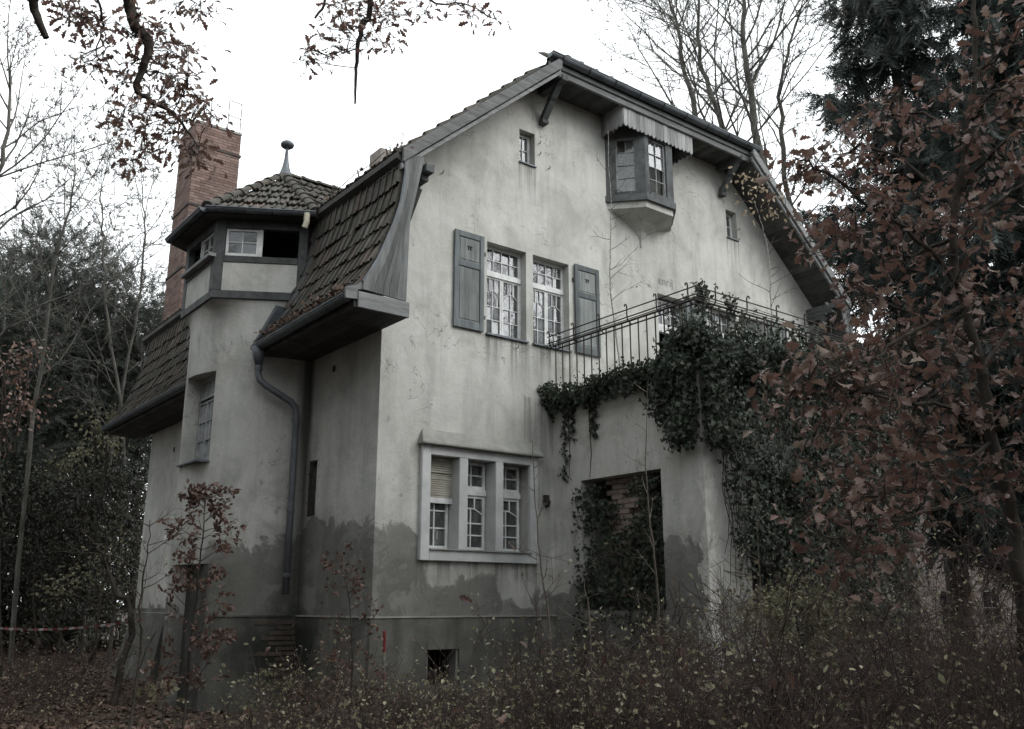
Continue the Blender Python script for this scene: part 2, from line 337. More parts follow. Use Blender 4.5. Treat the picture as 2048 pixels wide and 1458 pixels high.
# --- windows -------------------------------------------------------
def pane(F, u0, u1, w0, w1, n, win, mat=GLASS):
    b = MB(); t = random.uniform(-.004, .004); q = random.uniform(-.004, .004)
    b.add([F(u0, w0, n - t - q), F(u1, w0, n + t - q), F(u1, w1, n + t + q), F(u0, w1, n - t + q)], [(0, 1, 2, 3)]); b.build('pane', mat, win)
def sash(F, win, u0, u1, w0, w1, n, cols, rows, arch=False, fr=.045, mt=.02, mat=FRAMEW, skip=()):
    b = MB(); d = .035
    b.lbox(F, u0, u0 + fr, w0, w1, n - d, n + d / 2); b.lbox(F, u1 - fr, u1, w0, w1, n - d, n + d / 2)
    b.lbox(F, u0 + fr, u1 - fr, w0, w0 + fr * 1.2, n - d, n + d / 2 - .002); b.lbox(F, u0 + fr, u1 - fr, w1 - fr, w1, n - d, n + d / 2 - .002)
    a0, a1, c0, c1 = u0 + fr, u1 - fr, w0 + fr * 1.2, w1 - fr
    cu = [a0 + (a1 - a0) * i / cols for i in range(cols + 1)]; cw = [c0 + (c1 - c0) * i / rows for i in range(rows + 1)]
    top = c1 - (c1 - c0) * .22 if arch else c1
    for x in cu[1:-1]: b.lbox(F, x - mt / 2, x + mt / 2, c0, top if arch else c1, n - .012, n + .012)
    if arch:
        cw = [c0 + (top - .04 - c0) * i / 3 for i in range(3)] + [top - .02, c1]; rows = 4
        for i in (1, 2):
            b.lbox(F, a0, a1, cw[i] - mt / 2, cw[i] + mt / 2, n - .011, n + .011)
        pts = [F(a0 + (a1 - a0) * t, top - .075 + .085 * math.sin(math.pi * t), n) for t in np.linspace(0, 1, 9)]
        b.tube(pts, mt * .62, 4)
        for i in (1, 2) if cols > 1 else ():
            x = a0 + (a1 - a0) * i / 3; b.lbox(F, x - mt / 2, x + mt / 2, top - .01, c1, n - .012, n + .012)
    else:
        for y in cw[1:-1]: b.lbox(F, a0, a1, y - mt / 2, y + mt / 2, n - .011, n + .011)
    b.build('sash', mat, win)
    for i in range(cols):
        for j in range(rows):
            if (i, j) not in skip: pane(F, cu[i], cu[i + 1], cw[j], cw[j + 1], n - .008, win)
def casing(F, u0, u1, w0, w1, n, t=.04, mat=FRAMEW, name='window'):
    b = MB(); b.lbox(F, u0, u0 + t, w0, w1, n - .06, n + .02); b.lbox(F, u1 - t, u1, w0, w1, n - .06, n + .02)
    b.lbox(F, u0 + t, u1 - t, w0, w0 + t, n - .06, n + .018); b.lbox(F, u0 + t, u1 - t, w1 - t, w1, n - .06, n + .018)
    return b.build(name, mat, house)
def tall_window(u0, u1, tilt=False):
    n = -.17; win = casing(FG, u0, u1, 4.45, 6.05, n)
    b = MB(); b.lbox(FG, u0 + .02, u1 - .02, 5.50, 5.58, n - .04, n + .05); b.build('transom', FRAMEW, win)
    b = MB(); b.lbox(FG, u0 - .02, u1 + .02, 4.42, 4.452, n, .05); b.build('sill', ZINC, win)
    sash(FG, win, u0 + .035, u1 - .035, 5.575, 6.02, n + .008, 4, 2, fr=.026, mt=.012)
    m = (u0 + u1) / 2
    sash(FG, win, u0 + .035, m - .003, 4.48, 5.50, n + .008, 2, 3, True, fr=.032, mt=.012); sash(FG, win, m + .003, u1 - .035, 4.48, 5.50, n + .008, 2, 3, True, fr=.032, mt=.012)
for a, c in UPW: tall_window(a, c); tall_window(*mir(a, c))
def shutter(u0, u1, w0, w1):
    b = MB(); t = .085; n0, n1 = .015, .05; wm = w1 - .55
    b.lbox(FG, u0, u0 + t, w0, w1, n0, n1); b.lbox(FG, u1 - t, u1, w0, w1, n0, n1)
    for a, c in ((w0, w0 + .13), (wm - .06, wm + .04), (w1 - .1, w1)): b.lbox(FG, u0 + t, u1 - t, a, c, n0, n1 - .002)
    s = b.build('shutter', SHUT, house, bevel=.006)
    for a, c in ((w0 + .13, wm - .06), (wm + .04, w1 - .1)):
        b = MB(); b.lbox(FG, u0 + t, u1 - t, a, c, n0 + .002, n0 + .016); b.lbox(FG, u0 + t + .025, u1 - t - .025, a + .025, c - .025, n0 + .012, n0 + .024); b.build('panel', SHUTP, s, bevel=.004)
    m = (u0 + u1) / 2; b = MB(); y = (wm + w1) / 2 + .0; n2 = n0 + .0265
    b.lbox(FG, m - .055, m + .055, y + .02, y + .035, n2 - .01, n2)
    for dx in (-.022, .022): b.lbox(FG, m + dx - .012, m + dx + .012, y - .035, y + .02, n2 - .01, n2)
    b.build('cutout_emblem', BLACK, s)  # solid black blocks, their colour standing for the shade inside the cut-outs
    b = MB()
    for q in (w0 + .25, w1 - .3): b.lbox(FG, u1 - .005 if m < 2.8 or m > 9 else u0 - .03, u1 + .03 if m < 2.8 or m > 9 else u0 + .005, q - .03, q + .03, .0, .04)
    b.build('hinge', IRON, s)
for a, c in ((1.255, 1.845), (3.84, 4.43), mir(1.255, 1.845), mir(3.84, 4.43)): shutter(a, c, 4.44, 6.09)
for u0, u1 in ((2.62, 2.97), mir(2.62, 2.97)):
    win = casing(FG, u0, u1, 7.73, 8.37, -.16, .03); sash(FG, win, u0 + .03, u1 - .03, 7.76, 8.34, -.15, 2, 2, fr=.03, mt=.014)
    b = MB(); b.lbox(FG, u0 - .01, u1 + .015, 7.71, 7.732, -.16, .035); b.build('sill', ZINC, win)
    b = MB(); b.lbox(FG, u0, u1, 7.732, 8.37, -.5, -.48); b.build('dark_backing', DARKIN, win)  # dark backing sheet set behind the panes to stand for the unlit room
# triple window in its stone surround
b = MB(); O3 = [(.875, 1.39), (1.55, 2.08), (2.23, 2.77)]
b.lbox(FG, .72, O3[0][0], .80, 2.49, -.0, .08); b.lbox(FG, O3[2][1], 2.93, .80, 2.49, 0, .08)
b.lbox(FG, O3[0][0], O3[2][1], 2.35, 2.49, 0, .0785); b.lbox(FG, O3[0][0], O3[2][1], .80, .955, 0, .0785)
for i in (0, 1): b.lbox(FG, O3[i][1], O3[i + 1][0], .955, 2.35, -.24, .078)
tri = b.build('triple_window', STONE, house, bevel=.008)
b = MB(); b.lbox(FG, .87, 2.775, .955, .975, -.2, .11); b.build('sill', CAPM, tri)
b = MB(); P = lambda u, q, n: FG(u, q, n)
b.hexa([P(.66, 2.49, .17), P(2.99, 2.49, .17), P(2.99, 2.49, 0), P(.66, 2.49, 0), P(.66, 2.53, .17), P(2.99, 2.53, .17), P(2.90, 2.75, 0), P(.75, 2.75, 0)]); b.build('sloping_cap', CAPM, tri, bevel=.012)
for i, (u0, u1) in enumerate(O3):
    if i == 0:
        sash(FG, tri, u0, u1 - .02, .98, 1.86, -.21, 2, 3, False, fr=.045)
        b = MB(); b.lbox(FG, u0 - .01, u1 + .0, 1.66, 1.74, -.16, -.12); b.build('bottom_rail', FRAMEW, tri)
        for j in range(18):
            b = MB(); z = 1.742 + j * .034; q = random.uniform(-.004, .004) - (.02 if 8 < j < 11 else 0)
            b.lbox(FG, u0 - .01, u1, z, z + .0315, -.15 + q, -.128 + q); b.build('slat', SLAT, tri, bevel=.006)
    else:
        sash(FG, tri, u0 - .02, u1 - .02, .98, 1.83, -.21, 2, 3, True, fr=.045); sash(FG, tri, u0 - .02, u1 - .02, 1.92, 2.35, -.21, 2, 2, fr=.045)
        b = MB(); b.lbox(FG, u0 - .02, u1 - .01, 1.83, 1.92, -.25, -.17); b.build('transom', FRAMEW, tri)
# terrace door
win = casing(FG, 6.0, 6.84, 3.62, 6.0, -.2, .05, WOODG, 'terrace_door')
sash(FG, win, 6.05, 6.79, 5.42, 5.95, -.19, 3, 2, fr=.04, mt=.018)
b = MB(); b.lbox(FG, 6.05, 6.79, 5.3, 5.41, -.24, -.15); b.build('transom', FRAMEW, win)
b = MB(); b.lbox(FG, 6.42, 6.79, 3.64, 5.3, -.23, -.19); b.build('door_leaf', WOODG, win)
# painted lettering that survives above the terrace door
cu = bpy.data.curves.new('lettering', 'FONT'); cu.body = 'enrij'; cu.size = .26; cu.extrude = .0015; cu.space_character = 1.05
m = m_simple('faded_black_paint', (.15, .15, .145), (.36, .36, .34), 18, .95, 0, .1)
lto = bpy.data.objects.new('tmp', cu); col.objects.link(lto); bpy.context.view_layer.update(); ltm = bpy.data.meshes.new_from_object(lto.evaluated_get(bpy.context.evaluated_depsgraph_get())); bpy.data.objects.remove(lto)
ltm.materials.clear(); lt = link('lettering', ltm, house, m, Matrix.Translation((6.03, -.004, 6.20)) @ Matrix.Rotation(math.pi / 2, 4, 'X') @ Matrix.Scale(.86, 4, (1, 0, 0)))
# basement grating window, little barred side window
win = casing(FG, .94, 1.42, -.95, -.44, -.2, .03, IRON, 'basement_window'); b = MB()
for i in range(5): b.tube([FG(1.0 + i * .09, -.94, -.19), FG(1.0 + i * .09, -.45, -.19)], .008, 6)
b.build('bar', IRON, win)
win = casing(FL, 1.93, 2.2, 1.54, 2.43, -.03, .025, IRON, 'side_window'); pane(FL, 1.95, 2.18, 1.56, 2.41, -.08, win)
for q in (1.75, 2.0, 2.22):
    b = MB(); b.tube([FL(1.93, q, .02), FL(2.2, q, .02)], .009, 6); b.build('bar', IRON, win)
for u in (2.0, 2.065, 2.13):
    b = MB(); b.tube([FL(u, 1.54, .03), FL(u, 2.43, .03)], .008, 6); b.build('bar', IRON, win)
b = MB(); b.lbox(FL, 1.46, 1.54, 3.80, 3.9, -.01, .012); b.build('wall_vent', IRON, house); b = MB(); b.lbox(FL, 9.2, 9.27, 3.5, 3.6, -.01, .012); b.build('wall_vent', IRON, house)
b = MB(); b.tube([(3.14, 0, 1.72), (3.16, -.06, 1.74), (3.15, -.09, 1.8), (3.10, -.08, 1.86)], [.02, .025, .03, .012], 8); b.lbox(FG, 3.06, 3.15, 1.78, 1.9, .04, .1); b.build('iron_hook', IRON, house)
for u, q in ((3.06, 8.21), (3.07, 8.0), (3.28, 7.78), (1.0, 7.0), (8.6, 7.98), (8.58, 7.75), (2.55, 4.3), (4.3, 3.9)):
    b = MB(); b.tube([FG(u, q, 0), FG(u, q, .05), FG(u - .01, q + .035, .06)], .008, 5); b.build('wall_hook', IRON, house)

# --- oriel on the gable --------------------------------------------
bay = MB(); a = .56
pl = [(4.71, 0), (5.22, -a), (5.98, -a), (6.49, 0)]
def ring(z, k=0, e=0): return [(XC + (x - XC) * (1 + e / .9), y - (e if y < -.1 else 0), z) for x, y in pl]
def prism_ring(b, z0, z1, e=0):
    r0, r1 = ring(z0, 0, e), ring(z1, 0, e); b.add(r0 + r1, [(0, 1, 5, 4), (1, 2, 6, 5), (2, 3, 7, 6), (3, 2, 1, 0), (4, 5, 6, 7)])
prism_ring(bay, 7.53, 7.66, .03); oriel = bay.build('oriel', WOODG, house)
b = MB(); lo = [(5.58, 0, 6.84), (5.585, -.02, 6.84), (5.615, -.02, 6.84), (5.62, 0, 6.84)]; rings = [lo]
for t in (.25, .5, .75, 1):
    k = t ** 2.6; rings.append([tuple(l[i] + (h[i] - l[i]) * (k if i < 2 else 1) if i < 2 else 6.84 + (7.40 - 6.84) * t for i in range(3)) for l, h in zip(lo, ring(7.4, 0, -.03))])
rings.append(ring(7.53, 0, -.03))
for i in range(len(rings) - 1): b.add(rings[i] + rings[i + 1], [(0, 1, 5, 4), (1, 2, 6, 5), (2, 3, 7, 6)])
b.build('plaster_corbel', PLASTER, oriel)
FA = frame((4.71, 0, 0), (5.22 - 4.71, -a, 0), (-a, -(5.22 - 4.71), 0)); FB = frame((5.22, -a, 0), (1, 0, 0), (0, -1, 0)); FC = frame((5.98, -a, 0), (.51, a, 0), (a, -.51, 0))
LA = math.hypot(.51, a)
for F, L, o0, o1 in ((FA, LA, .2, .57), (FB, .76, .1, .58), (FC, LA, .15, .6)):
    b = MB(); b.lbox(F, 0, o0, 7.66, 9.3, -.08, 0); b.lbox(F, o1, L, 7.66, 9.3, -.08, 0); b.lbox(F, o0, o1, 8.86, 9.3, -.08, -.002); b.lbox(F, o0, o1, 7.66, 7.72, -.1, .02); b.build('post', WOODG, oriel)
    sash(F, oriel, o0, o1, 7.72, 8.86, -.06, 2, 4, fr=.03, mt=.012, skip=((0, 3),) if F is FA else ((0, 0), (1, 0), (0, 1), (1, 1)) if F is FB else (), mat=FRAMEG)
b = MB(); b.add([(4.75, .0, 9.3), (5.22, -.5, 9.3), (5.98, -.5, 9.3), (6.45, 0, 9.3)], [(0, 1, 2, 3)]); b.build('oriel_ceiling', DARKIN, oriel)
b = MB(); b.box(4.8, 6.4, .25, .27, 7.5, 9.3); b.build('oriel_dark_backing', DARKIN, oriel)  # dark sheet added as backing, its colour standing for the unlit interior
def scallop(F, u0, u1, z0, z1, n):
    m = (u0 + u1) / 2; h = (u1 - u0) / 2; z0 += random.uniform(-.012, .012)
    poly = [(u0, z1), (u0, z0 + .05), (m - h * .75, z0 + .022), (m - h * .3, z0), (m + h * .3, z0), (m + h * .75, z0 + .022), (u1, z0 + .05), (u1, z1)]
    b = MB(); j = random.uniform(-.004, .004); b.prism(poly, F, n - .012 + j, n + .012 + j); b.build('scalloped_board', WOODP, oriel)
N = 18
FV = frame((4.63, -.60, 0), (1, 0, 0), (0, -1, 0))
for i in range(N): scallop(FV, i * 1.92 / N + .003, (i + 1) * 1.92 / N - .003, 8.86, 9.33, 0)
FS = frame((4.63, 0, 0), (0, -1, 0), (-1, 0, 0)); FS2 = frame((6.55, 0, 0), (0, -1, 0), (1, 0, 0))
for i in range(5):
    for F in (FS, FS2): scallop(F, i * .118 + .002, (i + 1) * .118 - .002, 8.86, 9.33, 0)

# --- roof ------------------------------------------------------------
def tile_mesh(wd, ln, roll=.028, th=.014):
    xs = [-.5, -.30, -.22, -.02, .12, .22, .34, .5]; hs = [.0, .0, .55, .05, .05, .35, .95, .95]
    V = []; F = []; LF = .046
    for y, lift in ((0, LF), (ln, .004)):
        for x, h in zip(xs, hs): V.append((x * wd, y, lift + h * roll))
    for x, h in zip(xs, hs): V.append((x * wd, 0, LF + h * roll - th - .02))
    n = len(xs); F += [(i, i + 1, n + i + 1, n + i) for i in range(n - 1)] + [(2 * n + i, 2 * n + i + 1, i + 1, i) for i in range(n - 1)]
    V += [(-.5 * wd, 0, -.005), (-.5 * wd, ln, -.005), (.5 * wd, 0, -.005), (.5 * wd, ln, -.005)]; k = 3 * n
    F += [(0, n, k + 1, k), (n - 1, k + 2, k + 3, 2 * n - 1)]
    m = bpy.data.meshes.new('roof_tile'); m.from_pydata(V, [], F); m.materials.append(TILE); return m
def basis(O, along, up, jit=.0):
    a = np.array(along, float); a /= np.linalg.norm(a); u = np.array(up, float); u -= a * (u @ a); u /= np.linalg.norm(u); n = np.cross(a, u)
    M = Matrix(((a[0], u[0], n[0], O[0]), (a[1], u[1], n[1], O[1]), (a[2], u[2], n[2], O[2]), (0, 0, 0, 1)))
    if jit: M = M @ Matrix.Rotation(random.gauss(0, jit), 4, 'Z') @ Matrix.Rotation(random.gauss(0, jit * .7), 4, 'X')
    return M
def joined_tiles(name, mesh, mats, parent):
    nv = len(mesh.vertices); co = np.array([v.co[:] for v in mesh.vertices]); fs = [tuple(p.vertices) for p in mesh.polygons]
    b = MB()
    for M in mats:
        A = np.array(M); b.add(co @ A[:3, :3].T + A[:3, 3], fs)
    return tag(b.build(name, TILE, parent), kind='stuff')
# mansard deck, smooth curve, both sides
pc = np.array(PROF)
def prof_at(s):
    d = np.r_[0, np.cumsum(np.hypot(*np.diff(pc, axis=0).T))]; t = s * d[-1]; return np.interp(t, d, pc[:, 0]), np.interp(t, d, pc[:, 1])
PL = np.hypot(*np.diff(pc, axis=0).T).sum()
def deck(sgn, name):
    b = MB(); y0, y1 = -OV + .03, DEP + OV; S = np.linspace(0, 1, 14)
    X = lambda x: x if sgn < 0 else 2 * XC - x
    pts = [prof_at(s) for s in S]
    vs = [(X(x), y, z) for x, z in pts for y in (y0, y1)] + [(X(x + .05), y, z - .02) for x, z in pts for y in (y0, y1)]
    n = len(pts); fs = [(2 * i, 2 * i + 1, 2 * i + 3, 2 * i + 2) for i in range(n - 1)] + [(2 * n + 2 * i, 2 * n + 2 * i + 2, 2 * n + 2 * i + 3, 2 * n + 2 * i + 1) for i in range(n - 1)]
    b.add(vs, fs); return b.build(name, SOFF, house)
dkL = deck(-1, 'mansard_roof'); dkR = deck(1, 'mansard_roof')
ROWS = 7; TW = .205; tm = tile_mesh(TW, PL / ROWS + .045); far = []
for r in range(ROWS):
    x0, z0 = prof_at(max(0, r / ROWS - .02)); x1, z1 = prof_at((r + 1) / ROWS)
    for i in range(62):
        y = -OV + .06 + TW * (i + .5)
        if y > DEP + OV - .1: break
        if 2.35 < y < 5.0: continue
        sj = random.gauss(0, .012) - (.05 if random.random() < .03 else 0); M = basis((x0 - .012, y + random.gauss(0, .004), z0 + sj), (0, -1, 0), (x1 - x0, 0, z1 - z0), .024)
        if y < 2.35: link('roof_tile', tm, dkL, None, M)
        else: far.append(M)
joined_tiles('far_roof_tiles', tm, far, dkL)
# upper slopes and the half hip
def slab(name, pts, th, mat):
    p = [np.array(q, float) for q in pts]; n = np.cross(p[1] - p[0], p[2] - p[0]); n /= np.linalg.norm(n); n = n if n[2] > 0 else -n
    b = MB(); k = len(p); b.add([q for q in p] + [q - n * th for q in p], [tuple(range(k)), tuple(range(2 * k - 1, k - 1, -1))] + [(i, i + k, (i + 1) % k + k, (i + 1) % k) for i in range(k)])
    return b.build(name, mat, house), n
xa = EAVE2[0]; sl_ = (RIDGE[1] - EAVE2[1]) / (RIDGE[0] - EAVE2[0]); xh = xa + (HIPZ - EAVE2[1]) / sl_; HY = 2.05
zt = RIDGE[1]
for s in (0, 1):
    X = (lambda x: x) if s == 0 else (lambda x: 2 * XC - x)
    up, nn = slab('upper_roof', [(X(xa), -OV, EAVE2[1]), (X(xa), DEP + OV, EAVE2[1]), (XC, DEP + OV, zt), (XC, HY, zt), (X(xh), HIPY, HIPZ)], .10, SOFF)
    tl = []; slope = np.array([X(5.6) - X(xa), 0, zt - EAVE2[1]]); LL = np.linalg.norm(slope); slope /= LL
    big = tile_mesh(.3, .36)
    for r in range(int(LL / .34)):
        base = np.array([X(xa), 0, EAVE2[1]]) + slope * r * .34
        for i in range(44):
            y = -OV + .1 + .3 * (i + .5)
            zq = base[2] + .26; ylim = -OV if zq < HIPZ else HIPY + .05 + (zq - HIPZ) / (zt - HIPZ) * (HY - HIPY)
            if y - .15 < ylim or y > DEP + OV: continue
            tl.append(basis((base[0], y, base[2] + .01), (0, -1 if s == 0 else 1, 0), slope, .01))
    joined_tiles('upper_roof_tiles', big, tl, up)
hip, _ = slab('half_hip_roof', [(xh - .1, HIPY, HIPZ), (2 * XC - xh + .1, HIPY, HIPZ), (XC, HY, zt)], .08, SOFF)
tl = []; up_ = np.array([0, HY - HIPY, zt - HIPZ]); LL = np.linalg.norm(up_); up_ /= LL
for r in range(int(LL / .31)):
    base = np.array([0, HIPY - .03, HIPZ + .01]) + up_ * r * .31; hw = (XC - xh + .12) * (1 - r * .31 / LL)
    for i in range(-14, 15):
        if abs(i * .215) < hw: tl.append(basis((XC + i * .215, base[1], base[2]), (1, 0, 0), up_, .012))
joined_tiles('hip_face_tiles', tile_mesh(.215, .36), tl, hip)
def cap_tiles(A, B, n, rad, parent, name='ridge_tile'):
    A, B = np.array(A, float), np.array(B, float); d = B - A; L = np.linalg.norm(d) / n
    m = MB(); k = 9
    V = []
    for y, r in ((0, rad * 1.12), (.05, rad * 1.12), (.05, rad), (L * 1.12, rad * .86)):
        for j in range(k):
            t = math.pi * j / (k - 1); V.append((r * math.cos(t), y, r * .8 * math.sin(t)))
    m.add(V, [(i * k + j, i * k + j + 1, (i + 1) * k + j + 1, (i + 1) * k + j) for i in range(3) for j in range(k - 1)] + [tuple(range(k))])
    me = m.mesh(name, False); me.materials.append(TILE)
    side = np.cross(d, (0, 0, 1.))
    for i in range(n): link(name, me, parent, None, basis(A + d * i / n, side, d, .015))
cap_tiles((xh + .25, HIPY + .24, HIPZ + .25), (XC, HY, zt + .03), 12, .12, hip, 'hip_tile'); cap_tiles((2 * XC - xh, HIPY, HIPZ + .03), (XC, HY, zt + .03), 12, .12, hip, 'hip_tile')
# drip board under the upper slope edge, lightning wire with its posts, dead plants on the edge
for s in (0, 1):
    X = (lambda x: x) if s == 0 else (lambda x: 2 * XC - x)
    b = MB(); P8 = [(X(-.26), -OV + .05, 6.60), (X(-.10), -OV + .05, 6.50), (X(-.10), DEP + OV, 6.50), (X(-.26), DEP + OV, 6.60)]
    b.hexa(P8 + [(p[0], p[1], p[2] + .09) for p in P8]); b.build('drip_board', SOFF, house)
wire = MB(); wy = np.linspace(-.3, 6, 14)
wire.tube([(xa - .02, y, 6.69 + .17 - .035 * math.sin(math.pi * ((i * .5) % 1))) for i, y in enumerate(wy)], .006, 4)
lw = wire.build('lightning_wire', IRON, house)
for y in (-.35, .55, 1.45, 2.4): b = MB(); b.tube([(xa + .03, y, 6.68), (xa - .02, y, 6.9)], .012, 5); b.build('wire_post', IRON, lw)

# verge boarding: curved planks fanning down to the boxed eave
def verge(sgn):
    X = (lambda x: x) if sgn < 0 else (lambda x: 2 * XC - x)
    F = lambda u, q, n=0.: np.array([X(u), -OV + .0 - n, q])
    S = np.linspace(0, 1, 12); outer = [np.array(prof_at(s)) for s in S]; outer[0] = np.array((-.76, 4.41))
    inner = [np.array((np.interp(z, [4.38, 5.6, 6.75], [-.05, -.03, .2]), z)) for z in np.linspace(4.38, 6.72, 12)]
    outer[-1] = np.array((-.15, 6.68)); cuts = [0, .27, .46, .6, .78, 1.0]
    par = None
    for i in range(5):
        g = .006
        L0 = [o + (q - o) * (cuts[i] + (g if i else 0)) for o, q in zip(outer, inner)]; L1 = [o + (q - o) * (cuts[i + 1] - .004) for o, q in zip(outer, inner)]
        b = MB(); j = .012 if i == 0 else random.uniform(-.006, .006)
        for k in range(11):
            b.prism([L0[k], L1[k], L1[k + 1], L0[k + 1]], F, -.03 + j, 0 + j)
        o = b.build('verge_board', WOODV, par or house); par = par or o
    b = MB(); b.tube([F(*(p + np.array((-.012, 0))), .005) for p in outer[1:]], .014, 6); b.build('metal_edge', ZINC, par)
    # boxed eave return and the curved gutter-board end
    b = MB(); b.box(min(X(-.82), X(.0)), max(X(-.82), X(.0)), -OV - .01, -OV + .03, 4.14, 4.37); b.build('eave_box', WOODX, par, bevel=.006)
    b = MB(); b.box(min(X(-.80), X(0)), max(X(-.80), X(0)), -OV + .03, -.002, 4.30, 4.36); b.build('eave_box_lid', WOODX, par)
    b = MB(); b.prism([(-1.02, 4.40), (-.84, 4.46), (-.74, 4.56), (-.70, 4.42), (-.82, 4.40), (-.82, 4.26), (-1.0, 4.24)], F, -.05, -.01); b.build('gutter_end_board', WOODX, par)
    # bargeboards of the upper slope
    for (dz0, dz1, n0, n1, nm) in ((-.02, .20, .0, .045, 'bargeboard'), (-.12, -.01, -.05, .0, 'lower_bargeboard')):
        b = MB(); A = np.array((xa + .02, EAVE2[1] - .16)); B = np.array((xh + .12, HIPZ - .13))
        b.prism([A + (0, dz0), B + (0, dz0), B + (0, dz1), A + (0, dz1)], F, n0, n1); b.build(nm, WOODX, house, bevel=.006)
    # purlin end with a small stepped corbel
    b = MB(); x = X(.28)
    b.box(x - .07, x + .07, -.80, 0, 6.50, 6.62); b.box(x - .06, x + .06, -.66, 0, 6.41, 6.50); b.box(x - .05, x + .05, -.45, 0, 6.32, 6.41)
    b.hexa([(x - .05, -.06, 5.75), (x + .05, -.06, 5.75), (x + .05, 0, 5.75), (x - .05, 0, 5.75), (x - .05, -.5, 6.33), (x + .05, -.5, 6.33), (x + .05, -.36, 6.33), (x - .05, -.36, 6.33)])
    b.build('purlin_bracket', WOODG, house)
    # soffit planks under the overhang
    A = np.array((X(xa + .03), EAVE2[1] - .1)); B = np.array((X(xh + .1), HIPZ - .1)); n = 26
    for i in range(n):
        p, q = A + (B - A) * (i + .03) / n, A + (B - A) * (i + .97) / n; j = random.uniform(-.004, .004)
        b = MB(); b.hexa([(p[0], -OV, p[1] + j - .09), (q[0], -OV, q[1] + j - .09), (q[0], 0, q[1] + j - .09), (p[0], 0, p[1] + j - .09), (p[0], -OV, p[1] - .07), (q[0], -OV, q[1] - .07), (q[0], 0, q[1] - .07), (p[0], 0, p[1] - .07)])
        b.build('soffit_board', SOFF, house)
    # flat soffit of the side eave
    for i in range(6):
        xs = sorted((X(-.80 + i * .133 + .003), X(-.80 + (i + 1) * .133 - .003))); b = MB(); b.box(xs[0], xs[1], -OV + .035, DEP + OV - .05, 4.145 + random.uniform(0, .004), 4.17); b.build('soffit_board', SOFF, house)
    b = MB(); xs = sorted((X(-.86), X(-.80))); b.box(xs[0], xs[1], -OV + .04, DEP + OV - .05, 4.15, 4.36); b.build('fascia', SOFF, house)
    b = MB(); z1 = EAVE2[1]; b.add([(X(-.8), DEP + OV - .03, 4.15), (X(.0), DEP + OV - .03, 4.15), (X(0.1), DEP + OV - .03, 6.7)] + [(X(p[0]), DEP + OV - .03, p[1]) for p in outer[::-1]], [tuple(range(15))]); b.build('rear_verge_board', WOODV, house)
verge(-1); verge(1)
# half hip: soffit boards, fascia, gutter, struts
for i in range(38):
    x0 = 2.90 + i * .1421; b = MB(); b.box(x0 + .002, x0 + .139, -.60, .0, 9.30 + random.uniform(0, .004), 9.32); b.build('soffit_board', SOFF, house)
b = MB(); b.box(2.78, 8.42, -.66, -.60, 9.24, 9.36); b.box(2.76, 8.44, -.70, -.64, 9.36, 9.46); b.build('cornice', WOODX, house, bevel=.01)
def gutter(name, A, B, r, out, nb, parent=house):
    A, B = np.array(A, float), np.array(B, float); d = (B - A); L = np.linalg.norm(d); d /= L; o = np.array(out, float)
    b = MB(); k = 9; V = []
    for P in (A, B):
        for t in np.linspace(math.pi, 2 * math.pi, k): V.append(P + o * r * math.cos(t) + np.array((0, 0, r * math.sin(t))))
        for t in np.linspace(2 * math.pi, math.pi, k): V.append(P + o * (r - .008) * math.cos(t) + np.array((0, 0, (r - .008) * math.sin(t))))
    n = 2 * k; b.add(V, [(i, (i + 1) % n, (i + 1) % n + n, i + n) for i in range(n)] + [tuple(range(k)), tuple(range(n, n + k))])
    b.tube([A + o * r, B + o * r], .014, 6); g = b.build(name, ZINC, parent)
    for i in range(nb):
        P = A + d * L * (i + .4) / nb; c = MB(); c.tube([P + o * (r + .006) * math.cos(t) + np.array((0, 0, (r + .006) * math.sin(t))) for t in np.linspace(math.pi, 2 * math.pi, 9)], .011, 4); c.build('gutter_strap', IRON, g)
    return g
gutter('hip_gutter', (2.70, -.77, 9.53), (8.46, -.77, 9.53), .085, (0, -1, 0), 9)
gut = gutter('eave_gutter', (-.94, -.70, 4.31), (-.94, 2.45, 4.27), .085, (-1, 0, 0), 8)
gutter('eave_gutter', (-.94, 5.2, 4.28), (-.94, DEP + .7, 4.28), .085, (-1, 0, 0), 10)
for x in (3.13, 2 * XC - 3.13):
    b = MB(); f = .06
    def st(y, z, h): return [(x - h, y, z), (x + h, y, z)]
    pts = [((-.02, 8.66), (-.10, 8.66)), ((-.05, 8.76), (-.16, 8.74)), ((-.24, 8.98), (-.33, 8.94)), ((-.27, 9.02), (-.30, 8.95)), ((-.30, 9.06), (-.38, 9.0)), ((-.46, 9.26), (-.55, 9.2)), ((-.5, 9.32), (-.62, 9.28))]
    for (p0, p1), (q0, q1) in zip(pts, pts[1:]):
        b.hexa([(x - f, p1[0], p1[1]), (x + f, p1[0], p1[1]), (x + f, p0[0], p0[1]), (x - f, p0[0], p0[1]), (x - f, q1[0], q1[1]), (x + f, q1[0], q1[1]), (x + f, q0[0], q0[1]), (x - f, q0[0], q0[1])])
    b.box(x - .065, x + .065, -.68, 0, 9.2, 9.298); b.box(x - .07, x + .07, -.13, 0, 8.6, 8.66)
    b.build('gable_strut', WOODG, house)
# leaf guard of wire mesh over the near gutter
b = MB()
for i in range(60):
    y = -.62 + i * .052; b.tube([(-1.03, y, 4.33), (-.93, y, 4.42), (-.78, y, 4.56)], .004, 3, False)
for x, z in ((-1.0, 4.36), (-.93, 4.42), (-.85, 4.49), (-.78, 4.56)): b.tube([(x, -.64, z), (x, 2.45, z)], .004, 3, False)
b.build('leaf_guard', IRON, gut)
